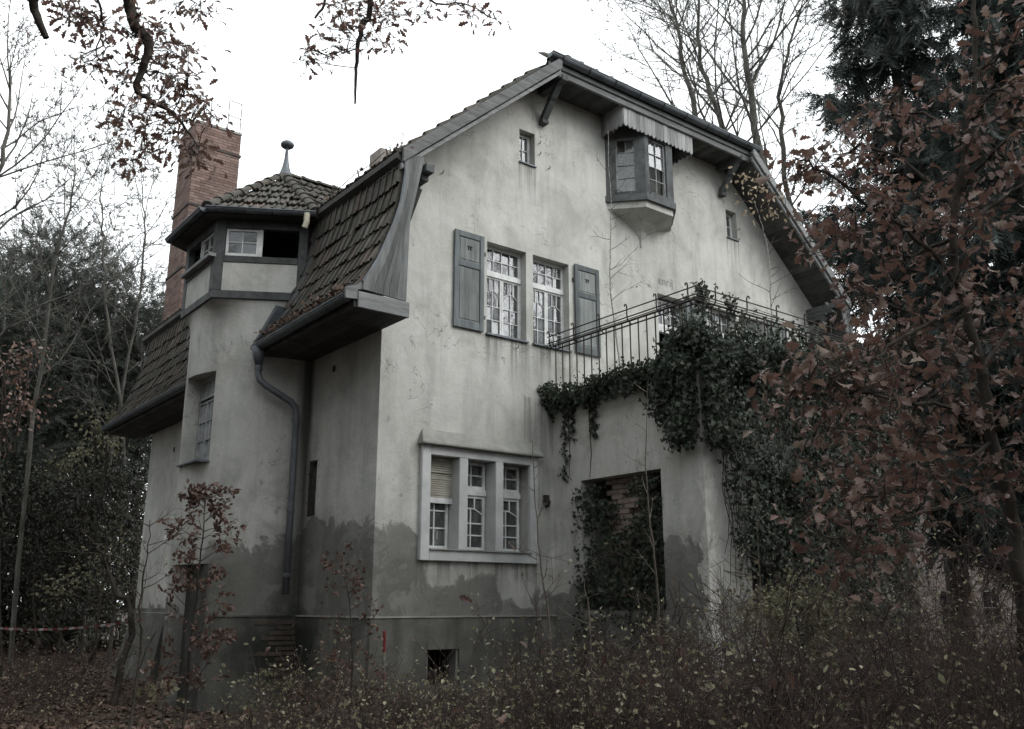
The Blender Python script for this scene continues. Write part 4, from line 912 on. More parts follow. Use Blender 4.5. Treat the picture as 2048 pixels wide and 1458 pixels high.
bare_tree('thin bare tree leaning towards the far left, half bare', tp(25, (60, 900), (90, 640), (120, 480), (140, 420), (150, 330)), .07, G2, 16, 3.6, 90, start=.2)
bare_tree('many-stemmed bare tree close left of the brick chimney', tp(27, (250, 900), (215, 640), (208, 520), (205, 440), (200, 390)), .06, G2, 16, 3.8, 30, start=.2)
bare_tree('upright bare tree nearest to the brick chimney', tp(28, (190, 1100), (240, 800), (275, 620), (290, 470), (285, 400)), .07, G2, 16, 3.8, 30, start=.25)
bare_tree('crooked dark leafless sapling beside the far corner of the villa', tp(15, (262, 1230), (245, 1195), (215, 1140), (200, 1105), (185, 1085)), .06, G2, 5, 1.0, 0, mat=BARK)

# ---- spruce
SP1, SP2, SP3 = T_spray(22, .034, .25, 1), T_spray(12, .03, .1, 2), T_spray(18, .035, .1, 5)
def spruce(u, t, H, rad, label, z0=1.0):
    b0 = gxy(u, t); e = empty('spruce', b0, label, 'tree'); T = []; path_segs(T, [b0, b0 + (0, 0, H * .5), b0 + (0, 0, H)], .34, .04, .02); segs_mesh('trunk', T, 8, BARK, e)
    S = []; pos = []; dr = []; sz = []
    nb = int(H * 9)
    for i in range(nb):
        z = z0 + (H - z0) * (i / nb) ** 1.05; L = rad * (1 - (z / H) ** 1.35) * rnd.uniform(.65, 1.1) + .3; az = rnd.uniform(0, 2 * math.pi); o = np.array((math.cos(az), math.sin(az), 0)); p = b0 + (0, 0, z); n = max(3, int(L / .45)); prev = p
        for k in range(n):
            f = (k + 1) / n; q = p + o * L * f + np.array((0, 0, -L * .42 * f + L * .26 * f * f * f)) + rnd.normal(size=3) * .03
            S.append((prev, q, .045 * (1.1 - f), .045 * (1.05 - f))); 
            for j in range(9):
                w_ = prev + (q - prev) * rnd.random(); sd = np.cross(o, (0, 0, 1)) * rnd.choice((-1, 1)); pos.append(w_); hang = rnd.random() < .6
                dr.append(np.array((0, 0, -1.)) + o * .25 + sd * .3 * rnd.random() if hang else o * .8 + sd * rnd.uniform(.2, 1) + np.array((0, 0, -.25))); sz.append(rnd.uniform(.5, 1.05) if hang else rnd.uniform(.5, .9))
            prev = q
    segs_mesh('branches', S, 4, BARK, e); leaf_mesh('needles', pos, dr, sz, SP1, NEED, e)
spruce(1925, 24, 27, 4.9, 'tall dark spruce with drooping branches behind the brown oak', 5.2)
spruce(2190, 20, 20, 4.2, 'dark spruce cut off by the right edge of the picture', 3.5)

# ---- evergreen trees of the wood on the left
def clump_tree(name, label, base, blobs, tmpl, mat, n, size, group, trunk=.16, droop=0., inner=.45):
    e = empty(name, base, label, 'tree', group); T = []; pos = []; dr = []
    top = blobs[0][0]; path_segs(T, [base, (base + top) / 2 + rnd.normal(size=3) * .2, top], trunk, trunk * .35, .02); vol = np.array([b_[1] ** 2 for b_ in blobs]); vol /= vol.sum()
    for (c, r), v in zip(blobs, vol):
        m = (base + top) / 2; path_segs(T, [m + (top - m) * rnd.random(), (m + c) / 2 + (0, 0, .2), c], trunk * .3, .02, .02); k = int(n * v); dd = unit(rnd.normal(size=(k, 3))); f = rnd.uniform(inner, 1.05, k)[:, None] * (1 + .22 * np.sin(dd[:, :1] * 5 + c[0]) * np.cos(dd[:, 1:2] * 6))
        pos.append(c + dd * f * r * np.array((1.1, 1.1, .72))); dr.append(dd + rnd.normal(size=(k, 3)) * .5 + (0, 0, droop))
    pos, dr = np.concatenate(pos), np.concatenate(dr); segs_mesh('trunk', T, 6, BARK, e); leaf_mesh('crown', pos, dr, rnd.uniform(.7, 1.2, len(pos)) * size, tmpl, mat, e); return e
def blobs(t, *l): return [(at(u, v, t + dt), r * max(1, t / 21)) for u, v, r, dt in l]
G3 = 'evergreen trees of the wood'
clump_tree('pine_tree', 'dense dark pine rising highest left of the chimney', gxy(120, 30), blobs(30, (110, 520, 1.25, 0), (60, 560, 1.2, .5), (150, 560, 1.1, -.5), (100, 640, 1.5, 0), (40, 660, 1.4, 1), (170, 660, 1.2, 0), (110, 760, 1.7, 0), (60, 860, 1.6, 0), (150, 860, 1.5, 0)), SP3, PINE, 7000, .5, G3, .2)
clump_tree('pine_tree', 'lower dark pine between tall pine and chimney', gxy(270, 31), blobs(31, (265, 600, .9, 0), (240, 650, 1.1, 0), (310, 680, 1.1, .5), (270, 740, 1.3, 0), (320, 790, 1.2, 0), (230, 800, 1.3, 0), (280, 880, 1.5, 0)), SP3, PINE, 5000, .5, G3, .18)
clump_tree('pine_tree', 'dark pine cut by the left edge below bare twigs', gxy(-40, 27), blobs(27, (-20, 620, 1.1, 0), (0, 700, 1.4, 0), (-50, 780, 1.5, 0), (20, 820, 1.4, .5), (-10, 930, 1.6, 0)), SP3, PINE, 4200, .5, G3, .18)
G4 = 'leafy shrubs at the edge of the wood'
def shrub_tree(label, u, t, bl, mat, n, size, name='shrub'): return clump_tree(name, label, gxy(u, t), blobs(t, *bl), T_OVAL, mat, n, size, G4, .04, -.5, .1)
shrub_tree('brown-leaved shrub at the left edge below the pine', 20, 20, [(10, 730, .75, 0), (40, 800, .8, 0), (-20, 860, .9, 0), (60, 700, .5, 0)], OAKL, 520, .12)
shrub_tree('pale yellow-leaved sapling left of the far eave', 190, 25, [(190, 850, .55, 0), (215, 880, .6, 0), (160, 905, .5, 0), (230, 830, .35, 0), (130, 930, .5, 0)], YELL, 420, .12)
shrub_tree('yellow-leaved low shrub in the wood left of the villa corner', 170, 21, [(215, 1110, .55, 0), (160, 1150, .6, 0), (230, 1170, .5, 0), (110, 1180, .6, 0), (250, 1060, .4, 0)], YELL, 360, .10)
shrub_tree('dark green laurel-like shrub deep in the wood', 90, 26, [(110, 980, 1.0, 0), (60, 1040, 1.1, 0), (180, 1000, .9, 0), (230, 960, .9, 0), (20, 960, 1.0, 0), (260, 1040, .8, 0)], WOODL, 7000, .11)
shrub_tree('dark green undergrowth shrub behind the barrier tape', 150, 27, [(60, 1130, 1.1, 0), (140, 1110, 1.1, 0), (210, 1080, 1.1, 0), (260, 1150, 1.0, 0), (-10, 1120, 1.1, 0), (180, 1190, .9, 0), (90, 1200, .9, 0)], WOODL, 7500, .11)
# ---- the wood as a mass: far behind the house on both sides, and unseen trees round the viewpoint added to shade the walls
def woodland_and_shade_trees():
    pos = []; dr = []; S = []
    f = np.array((math.sin(YAW), math.cos(YAW))); r_ = np.array((math.cos(YAW), -math.sin(YAW)))
    spots = []
    for i in range(70):
        a = rnd.uniform(-42, -24) if i % 2 else rnd.uniform(14, 45); d = rnd.uniform(30, 48); spots.append((a, d, rnd.uniform(8, 13) if i % 2 else rnd.uniform(9, 15), 1))
    for i in range(64): spots.append((rnd.uniform(48, 312), rnd.uniform(10, 20), rnd.uniform(11, 17), 2))  # unseen trees behind the viewpoint, added to block light from the low sky
    left = 0  # unseen trees of the wood at left, added to darken turret and side wall
    while left < 26:
        y = rnd.uniform(-9, 13); x = rnd.uniform(-17, -5)
        if x > -6.46 + (y + 11.5) * .15 - 3.4: continue
        v = np.array((x, y)) - CAM[:2]; spots.append((math.degrees(math.atan2(v @ r_, v @ f)), np.linalg.norm(v), rnd.uniform(10, 15), 3)); left += 1
    for a, d, H, k in spots:
        if k == 1 and 20 < a < 31 and d < 44: continue
        a = R(a); c = CAM[:2] + d * (f * math.cos(a) + r_ * math.sin(a))
        if -3 < c[0] < 14 and -5 < c[1] < 14: continue
        if np.linalg.norm(c - CAM[:2]) < 4.5: continue
        b0 = np.array((*c, -1.5)); path_segs(S, [b0, b0 + (rnd.normal() * .3, rnd.normal() * .3, H * .6), b0 + (rnd.normal() * .5, rnd.normal() * .5, H)], .16, .03, .05, 3)
        n = 370 if k == 1 else 210; z = rnd.uniform(.0, 1, n) ** .9; rad = (1.5 + 1.6 * np.sin(np.pi * z ** .8)) * np.sqrt(rnd.random(n)); th = rnd.uniform(0, 2 * np.pi, n)
        pos.append(b0 + np.stack([rad * np.cos(th), rad * np.sin(th), z * H], 1)); dr.append(rnd.normal(size=(n, 3)) + (0, 0, -.3))
    pos, dr = np.concatenate(pos), np.concatenate(dr)
    v = pos - CAM; fw = ray(1024, 729); dep = v @ fw; cx = np.abs((v @ np.array((*r_, 0)))) / np.maximum(dep, .1); keep = ~((dep > 0) & (dep < 26) & (cx < .75)) & (np.linalg.norm(v, axis=1) > 4)
    pos, dr = pos[keep], dr[keep]
    tag(segs_mesh('woodland_and_shade_trunks', S, 6, BARK), kind='stuff'); tag(leaf_mesh('woodland_and_shade_foliage', pos, dr, rnd.uniform(.7, 1.3, len(pos)), T_spray(8, .075, .1, 9), WOODL), kind='stuff')
woodland_and_shade_trees()

# ---- old oak whose branches hang into the picture from above
OAKT = T_oak()
def twig_cluster(S, P, D, Z, frm, to, n, rad, size, r=.006):
    frm, to = np.array(frm), np.array(to); m = (frm + to) / 2 + rnd.normal(size=3) * .05; S.append((frm, m, r, r * .8)); S.append((m, to, r * .8, r * .5))
    for i in range(n):
        q = to + rnd.normal(size=3) * rad * np.array((1, 1, .8)); o = to + (q - to) * .4 + rnd.normal(size=3) * .015
        S.append((to if rnd.random() < .6 else m, o, r * .5, .002)); S.append((o, q, .0022, .0016)); P.append(q); D.append(unit(q - o) + rnd.normal(size=3) * .5 + (0, 0, -.35)); Z.append(size * rnd.uniform(.5, 1.3))
def nearest(ax, p): return min(ax, key=lambda q: np.linalg.norm(q - p))
def overhang():
    rr = np.array((math.cos(YAW), -math.sin(YAW), 0)); ff = np.array((math.sin(YAW), math.cos(YAW), 0)); b0 = CAM - rr * 5.2 + ff * 1.0; b0[2] = -1.5
    e = empty('old_oak', b0, 'old oak hanging brown-leaved branches into the sky at the top', 'tree'); T = []; S = []; P = []; D = []; Z = []
    crown = b0 + np.array((.3, .6, 7.5)); path_segs(T, [b0, b0 + (.1, .1, 3), b0 + (.1, .3, 5.5), crown], .36, .22, .02)
    h1 = [(257, 0), (270, 50), (292, 75), (295, 112), (285, 142), (272, 178), (300, 200), (345, 225), (375, 262), (398, 290)]
    a1 = path_segs(T, [crown, at(190, -330, 7.6), at(235, -120, 8.6)] + [at(u, v, 9) for u, v in h1], .075, .006, .006)
    h2 = [(740, 0), (722, 55), (713, 112), (712, 160), (710, 207)]
    a2 = path_segs(T, [crown + (0, 0, .6), at(420, -420, 8.5), at(690, -160, 9.6)] + [at(u, v, 10) for u, v in h2], .05, .011, .006)
    path_segs(T, [crown, at(40, -200, 6.5), at(66, 0, 7), at(78, 40, 7), at(92, 74, 7)], .045, .024, .003)
    a3 = path_segs(T, [at(690, -160, 9.6), at(800, -60, 10), at(860, 2, 10.2), at(930, 8, 10.3), at(990, 38, 10.4)], .02, .005, .01)
    path_segs(T, [at(690, -160, 9.6), at(655, -40, 9.8), at(648, 10, 9.8), at(630, 36, 9.8)], .02, .012, .003)
    a4 = path_segs(T, [at(190, -330, 7.6), at(180, -90, 8.4), at(200, 10, 8.8), at(204, 60, 8.9), at(185, 120, 8.9)], .02, .005, .01)
    a5 = path_segs(T, [at(235, -120, 8.6), at(330, -40, 9), at(390, 5, 9.2)], .02, .006, .01); ax = a1 + a4 + a5
    for u, v in [(118, 12), (140, 22), (165, 18), (178, 60), (160, 48), (205, 112), (165, 112), (188, 130), (150, 35), (330, 62), (358, 84), (378, 98), (335, 98), (305, 92), (262, 75), (312, 145), (342, 152), (252, 152), (245, 166), (352, 160), (290, 225), (255, 220), (240, 252), (268, 262), (282, 300), (266, 322), (300, 186), (345, 247), (330, 268), (352, 292), (402, 192), (425, 232), (382, 210), (392, 20), (400, 6), (352, 12), (370, 170), (330, 205), (412, 215), (390, 300), (400, 320), (380, 310), (325, 128), (262, 128), (275, 30), (245, 55), (210, 40), (365, 240)]:
        c = at(u, v, 9 + rnd.normal() * .25); twig_cluster(S, P, D, Z, nearest(ax, c), c, 19, .08, .106)
    ax = a2 + a3
    for u, v in [(650, 8), (680, 20), (640, 78), (608, 112), (606, 120), (650, 116), (664, 92), (700, 30), (740, 20), (762, 45), (782, 28), (745, 70), (792, 50), (812, 30), (838, 12), (848, 28), (930, 20), (944, 34), (962, 26), (690, 58), (720, 40), (785, 88), (735, 88), (900, 4), (992, 40), (620, 100), (700, 75), (660, 60), (770, 15), (720, 10), (690, 8)]:
        c = at(u, v, 10 + rnd.normal() * .25); twig_cluster(S, P, D, Z, nearest(ax, c), c, 12, .08, .1)
    # the rest of the crown, overhead and to the left
    keep = len(P)
    for i in range(520):
        az = rnd.uniform(0, 2 * math.pi); q = crown + np.array((math.cos(az), math.sin(az), 0)) * 4.2 * math.sqrt(rnd.random()) + (0, 0, rnd.uniform(-1.2, 4.0))
        v_ = q - CAM; fwd = v_ @ (ray(1024, 729)); cx = (v_ @ rr) / max(fwd, .1) * FOC + 1024; up = ray(1024, 729); cy = 729 - FOC * (v_ @ np.cross(rr, up / np.linalg.norm(up))) / max(fwd, .1)
        if fwd > 0 and -120 < cx < 2200 and cy > -140: continue
        twig_cluster(S, P, D, Z, crown + (q - crown) * .55, q, 9, .28, .13, .012)
    for i in range(9):
        az = i * .7; path_segs(T, [crown, crown + np.array((math.cos(az) * 1.6, math.sin(az) * 1.6, 2)), crown + np.array((math.cos(az) * 3, math.sin(az) * 3, 3.2))], .09, .02, .05) if abs(((az - 1.57 + YAW + 3.14) % 6.28) - 3.14) > .8 else None
    segs_mesh('trunk', T, 7, BARK, e); segs_mesh('twigs', S, 3, BARK, e); leaf_mesh('leaves', P[:keep], D[:keep], Z[:keep], OAKT, OAKL, e, flat=.6); leaf_mesh('crown_leaves', P[keep:], D[keep:], np.array(Z[keep:]) * 1.4, T_OVAL, OAKL, e, flat=.6)
overhang()
# ---- young oak in brown leaf on the right
def young_oak():
    tr = [(2056, 1420, 6.2), (2044, 1200, 6.2), (2030, 1060, 6.2), (2008, 960, 6.2), (1985, 880, 6.2), (1968, 770, 6.2), (1950, 690, 6.2), (1925, 600, 6.2), (1905, 500, 6.2), (1912, 400, 6.2), (1935, 280, 6.2), (1950, 130, 6.2), (1948, 0, 6.2)]
    b0 = at(*tr[0]); b0[2] = -1.5; e = empty('young_oak', b0, 'young oak in dense brown leaf in front of spruce and terrace', 'tree'); T = []; S = []; P = []; D = []; Z = []
    path_segs(T, [b0] + [at(*q) for q in tr], .055, .014, .006)
    limbs = [[(1978, 855, 0), (1880, 815, -.3), (1780, 797, -.5), (1690, 775, -.6), (1620, 765, -.8), (1560, 790, -.9)], [(1950, 690, 0), (1860, 640, .3), (1760, 600, .5), (1690, 560, .7)], [(1918, 570, 0), (1830, 470, -.2), (1740, 410, -.4), (1650, 345, -.5), (1590, 315, -.6)], [(1905, 500, 0), (1980, 420, .2), (2060, 350, .4), (2120, 300, .5)], [(1985, 880, 0), (2060, 800, -.2), (2130, 760, -.3)],
             [(1990, 900, 0), (1900, 895, .4), (1780, 905, .7), (1690, 930, .9)], [(2015, 990, 0), (1900, 1010, -.4), (1790, 1040, -.7), (1700, 1060, -.9), (1640, 1085, -1)], [(1928, 610, 0), (1800, 680, -.4), (1720, 730, -.7), (1650, 760, -.8)], [(1935, 280, 0), (1850, 225, .2), (1770, 235, .3)], [(1948, 150, 0), (2020, 95, .1), (2100, 60, .3)], [(1910, 420, 0), (1820, 330, .4), (1720, 290, .7), (1660, 330, .9)],
             [(1960, 740, 0), (2050, 610, .4), (2120, 540, .6)], [(1975, 800, 0), (1850, 720, .8), (1760, 690, 1.2)], [(1908, 480, 0), (1800, 520, .6), (1700, 490, 1), (1640, 470, 1.2)], [(1995, 910, 0), (2080, 960, -.4), (2150, 980, -.6)], [(1945, 240, 0), (1990, 180, -.3), (2050, 200, -.5)], [(1920, 380, 0), (1990, 300, -.4), (2060, 250, -.6)], [(1985, 880, 0), (1880, 960, -.2), (1770, 980, -.5), (1680, 1000, -.7)], [(1955, 700, 0), (1880, 760, .5), (1800, 840, .7), (1720, 860, .9), (1640, 850, 1.1)]]
    for lb in limbs:
        ax = path_segs(T, [at(u, v, 6.2 + d) for u, v, d in lb], .016, .005, .012)
        L = sum(np.linalg.norm(q - p) for p, q in zip(ax, ax[1:])); n = int(L * 26)
        for i in range(n):
            f = .12 + .88 * (i + rnd.random()) / n; k = min(len(ax) - 2, int(f * (len(ax) - 1))); p = ax[k] + (ax[k + 1] - ax[k]) * rnd.random(); q = p + rnd.normal(size=3) * np.array((.17, .17, .15)) * (1.0 if f < .8 else .7)
            twig_cluster(S, P, D, Z, p, q, rnd.integers(2, 8), .07, .09, .004)
    segs_mesh('trunk', T, 7, BARK, e); segs_mesh('twigs', S, 3, BARK, e); leaf_mesh('leaves', P, D, Z, OAKT, OAKL, e, flat=.4, width=1.25)
young_oak()

# ---- ivy over the terrace
def ivy():
    e = empty('ivy', (TX0, TY, -1.4), 'dark green ivy smothering the terrace edge, corner and front wall', 'ivy'); P = []; Nn = []; S = []
    def patch(n, fn, nrm, thick, seed=0):
        c = 0
        while c < n:
            p = fn(rnd.random(), rnd.random())
            if p is None: continue
            h = math.sin(p[0] * 3.1 + p[2] * 2.3 + seed) * math.cos(p[1] * 2.9 - p[2] * 3.7) + .5 * math.sin(p[0] * 7 + p[1] * 8 + p[2] * 6)
            if rnd.random() > .75 + .35 * h: continue
            P.append(np.array(p) + np.array(nrm) * abs(rnd.normal()) * thick * (1 + .45 * h) + rnd.normal(size=3) * .02); Nn.append(np.array(nrm, float)); c += 1
    lowf = lambda x: np.interp(x, [3.3, 3.5, 3.8, 4.3, 5.5, 7.8], [2.6, 2.2, .9, .3, -.1, -.3])
    patch(1700, lambda a, c: (TX0 - .09, -3.2 * a, 3.36 + .24 * c - .08 * math.sin(a * 9)), (-1, 0, .1), .07)
    patch(1200, lambda a, c: (TX0 - .05 + .5 * c, -3.2 * a, 3.57), (-.2, 0, 1), .07)
    patch(260, lambda a, c: (3.3 - .35 * a * c, -.02, 3.35 + .5 * c - .2 * a), (0, -1, 0), .03)
    patch(2600, lambda a, c: (TX0 - .08, -3.25 + 1.25 * a * (.35 + .65 * c), 2.3 + 1.3 * c) if rnd.random() < .15 + .85 * c ** 1.5 else None, (-1, 0, 0), .13)
    patch(9000, lambda a, c: (TX0 + 4.5 * a, TY - .12, 3.33 + .4 * c * (.5 + .5 * math.sin(a * 7 + 1) ** 2)), (-.25, -1, .35), .34, 2)
    patch(4200, lambda a, c: (TX0 - .15 + .6 * c, TY - .1 + .8 * a, 3.5 + .35 * (1 - a) * rnd.random()), (-.6, -.5, .8), .2)
    patch(5000, lambda a, c: (TX0 + .2 + 4.3 * a, TY - .1 + .9 * c, 3.55 + .25 * rnd.random()), (0, -.3, 1), .2, 1)
    patch(17500, lambda a, c: (TX0 + 4.55 * a, TY - .06, -.4 + 3.9 * c) if -.4 + 3.9 * c > lowf(TX0 + 4.55 * a) + .25 * math.sin(a * 40) else None, (-.1, -1, .1), .28, 3)
    op_ = lambda y, z: z < 2.0 - .75 * max(0, math.sin((y + 1.9) * 4.2)) + .3 * math.sin(z * 9 + y * 5)
    patch(6200, lambda a, c: (TX0 - .03 + .3 * rnd.random(), -.55 - 1.85 * a, -.9 + 2.9 * c) if op_(-.55 - 1.85 * a, -.9 + 2.9 * c) else None, (-1, 0, .1), .09, 4)
    patch(2600, lambda a, c: (TX0 - .1 + .5 * a, TY - .12, 2.25 + 1.3 * c) if rnd.random() < .25 + .75 * c else None, (-.5, -1, .1), .16, 5)
    patch(1500, lambda a, c: (TX0 - .12, TY + .35 * a, 2.35 + 1.2 * c) if rnd.random() < .2 + .8 * c else None, (-1, -.4, .1), .14, 6)
    patch(1500, lambda a, c: (TX0 - .1, -3.2 * a, 3.25 + .42 * c), (-1, 0, .25), .12, 7)
    for y in (-.30, -.36, -.52, -1.0, -1.06):
        for k in range(60): P.append(np.array((TX0 - .03, y + .05 * math.sin(k * .4) + rnd.normal() * .03, 3.4 - k * .018 * (1.2 if y > -.5 else .6)))); Nn.append(np.array((-1., 0, 0)))
    for (x, y, z, r, n) in ((TX0 + .22, TY + .05, 4.62, .085, 170), (TX0 + .25, TY + .05, 4.4, .08, 70), (TX0 + .8, TY, 4.58, .07, 80), (TX0 + .85, TY, 4.4, .07, 50), (TX0 + 1.6, TY - .1, 3.85, .2, 300), (TX0 + .9, TY, 3.8, .2, 260), (TX0 + .2, TY, 3.8, .16, 260), (TX0 + 2.4, TY, 3.85, .2, 260)):
        for k in range(n): P.append(np.array((x, y, z)) + rnd.normal(size=3) * r * np.array((.8, .7, 1))); Nn.append(unit(rnd.normal(size=3) + (-.3, -.6, .4)))
    for i in range(60):
        x = TX0 + rnd.uniform(.3, 4.4); z = 3.5; pts = [(x, TY - .05, z)]
        for k in range(7): pts.append((pts[-1][0] + rnd.normal() * .08, TY - .05 - abs(rnd.normal()) * .05, pts[-1][2] - rnd.uniform(.2, .55)))
        path_segs(S, pts, .012, .005, .01, 2)
    for y in (-.42, -.92):     # dark dead runners on the side wall
        path_segs(S, [(TX0 - .01, y, 3.42), (TX0 - .012, y + .01, 3.0), (TX0 - .01, y - .01, 2.5), (TX0 - .01, y + .03, 2.1)], .013, .004, .003)
    P = np.array(P); Nn = unit(np.array(Nn) + rnd.normal(size=(len(P), 3)) * .38); d = np.array((0, 0, -1.)) + rnd.normal(size=(len(P), 3)) * .55
    leaf_mesh('foliage', P, d, rnd.uniform(.032, .085, len(P)), T_IVY, IVYL, e, nrm=Nn); segs_mesh('stems', S, 4, BARK, e)
ivy()

# ---- birches rooted on the terrace
def sapling(name, label, pts, r0, ntw, Ltw, leaves, lsize, lmat, bark, cat='sapling', group=None, up=.06, start=.15, lvl=1, tmpl=T_OVAL, dense=1, ang=.9):
    base = np.array(pts[0], float); e = empty(name, base, label, cat, group); T = []; S = []; tips = []; ax = path_segs(T, pts, r0, r0 * .2, r0 * .3); n = len(ax)
    cfg = dict(seg=[.07, .1, .15], wan=[.14, .12, .1], up=[up * .5, up, up], taper=.7, min=.05, n=[0, 4, 4], start=.2, ang=ang, ratio=.45, rmin=.0022)
    for i in range(ntw):
        k = min(n - 2, int(n * (start + (1 - start) * (i + rnd.random() * .7) / ntw))); d = nrmv(ax[k + 1] - ax[k]); side = rnd.normal(size=3); side -= d * (side @ d); side = nrmv(side)
        grow(S, tips, ax[k], nrmv(d * .5 + side), Ltw * rnd.uniform(.5, 1.1) * (1.2 - .8 * k / n), r0 * .35, lvl, cfg)
    segs_mesh('stem', T, 6, bark, e); segs_mesh('twigs', S, 3, bark if bark is not BIRCHB else TWIG, e)
    if leaves:
        id_ = rnd.integers(0, len(tips), leaves); p = np.array([tips[i][0] for i in id_]) + rnd.normal(size=(leaves, 3)) * .02; d = np.array([tips[i][1] for i in id_]) + rnd.normal(size=(leaves, 3)) * .6 + (0, 0, -.2)
        leaf_mesh('leaves', p, d, rnd.uniform(.7, 1.25, leaves) * lsize, tmpl, lmat, e)
    return e
G5 = 'birches rooted on the terrace'
sapling('birch', 'thin bare birch on the terrace in front of the oriel', [at_y(u, v, -.9) for u, v in ((1240, 735), (1236, 700), (1228, 640), (1220, 560), (1222, 480), (1221, 400), (1218, 330), (1216, 260))], .017, 20, .75, 6, .04, YELL, BIRCHB, 'birch', G5, start=.3)
b2 = sapling('birch', 'birch on the terrace with the last pale leaves at its top', [at_y(u, v, -1.6) for u, v in ((1548, 720), (1545, 660), (1542, 600), (1540, 540), (1532, 480), (1518, 430), (1508, 400))], .02, 18, .8, 8, .04, YELL, BIRCHB, 'birch', G5, start=.25)
pp = np.array([at_y(u + rnd.normal() * 14, v + rnd.normal() * 12, -1.6 + rnd.normal() * .1) for u, v in [(1490, 352), (1515, 362), (1500, 378), (1540, 392), (1520, 408), (1545, 430), (1500, 425), (1480, 365), (1530, 375), (1555, 410)] for _ in range(11)])
leaf_mesh('leaves', pp, rnd.normal(size=(len(pp), 3)) + (0, 0, -1), rnd.uniform(.07, .11, len(pp)), T_OVAL, m_leaf('tan_birch_leaf', [(.30, .24, .17), (.42, .35, .25), (.36, .28, .19)], .6, .25, .3), b2)

# ---- saplings in front of the walls
def spts(t, *uv): return [at(u, v, t) for u, v in uv]
G6 = 'brown-leaved saplings before the wall'
sapling('beech_sapling', 'brown-leaved beech sapling in front of the turret door', [gxy(380, 9.2)] + spts(9.2, (372, 1400), (380, 1300), (392, 1200), (402, 1100), (410, 1030), (412, 990)), .016, 44, .50, 1700, .055, BEECHL, BARK, 'sapling', G6, .05, .12, ang=1.0)
sapling('beech_sapling', 'slim sapling with few brown leaves beside the house corner', [gxy(690, 9.5)] + spts(9.5, (700, 1400), (704, 1300), (700, 1220), (690, 1160), (672, 1115)), .011, 22, .38, 420, .052, BEECHL, BARK, 'sapling', G6, .03, .15, ang=1.1)
sapling('beech_sapling', 'low sapling with tan leaves below the downpipe', [gxy(620, 9)] + spts(9, (610, 1440), (640, 1400), (690, 1370), (740, 1370)), .010, 18, .4, 260, .055, BEECHL, BARK, 'sapling', G6, .02, .15, ang=1.1)
G7 = 'bare stems in front of the terrace'
sapling('bare_sapling', 'forked bare stem in front of the triple window', [gxy(1105, 8.5)] + spts(8.5, (1100, 1260), (1085, 1160), (1075, 1060), (1068, 960), (1064, 880)), .012, 9, .55, 0, .05, YELL, CANE, 'sapling', G7, .08, .3, ang=.75)
sapling('bare_sapling', 'pale bare stem in front of the ivy-grown opening', [gxy(1330, 8)] + spts(8, (1320, 1300), (1312, 1150), (1298, 1020), (1292, 900), (1296, 760)), .013, 9, .5, 0, .05, YELL, CANE, 'sapling', G7, .08, .3, ang=.8)
sapling('bare_sapling', 'pair of low pale stems left of the ivy-grown opening', [gxy(1185, 8)] + spts(8, (1180, 1250), (1170, 1180), (1160, 1120)), .010, 6, .5, 0, .05, YELL, CANE, 'sapling', G7, .08, .3, ang=.5)
sapling('bare_sapling', 'thin bare stem before the ivy on the terrace front', [gxy(1520, 7.5)] + spts(7.5, (1522, 1200), (1515, 1080), (1510, 960)), .008, 7, .5, 0, .05, YELL, CANE, 'sapling', G7, .06, .3, ang=.8)
sapling('bare_sapling', 'bare branching sapling by the far corner of the villa', [gxy(278, 12)] + spts(12, (282, 1300), (280, 1230), (286, 1160), (294, 1110), (300, 1040)), .022, 16, 1.0, 30, .05, YELL, BARK, 'sapling', 'bare sapling by the corner', .06, .15, lvl=2, ang=.75)
sapling('shrub', 'pale green-leaved low shrub at the foot of the turret', [gxy(330, 10)] + spts(10, (325, 1440), (322, 1400), (318, 1370)), .012, 16, .35, 90, .085, YELL, BARK, 'shrub', 'small shrubs', .0, .1, ang=1.1)
sapling('shrub', 'small shrub with pale leaves under the end of the downpipe', [gxy(560, 9.5)] + spts(9.5, (545, 1440), (540, 1400), (545, 1370)), .012, 26, .45, 420, .045, YELL, BARK, 'shrub', 'small shrubs', .0, .1, ang=1.1)
e_ = sapling('shrub', 'pale green-leaved shrub below the ivy of the terrace corner', [gxy(1600, 8.2)] + spts(8.2, (1600, 1330), (1595, 1260), (1590, 1215)), .014, 60, .75, 3200, .042, YELL, BARK, 'shrub', 'small shrubs', .0, .1, ang=1.1, lvl=1)

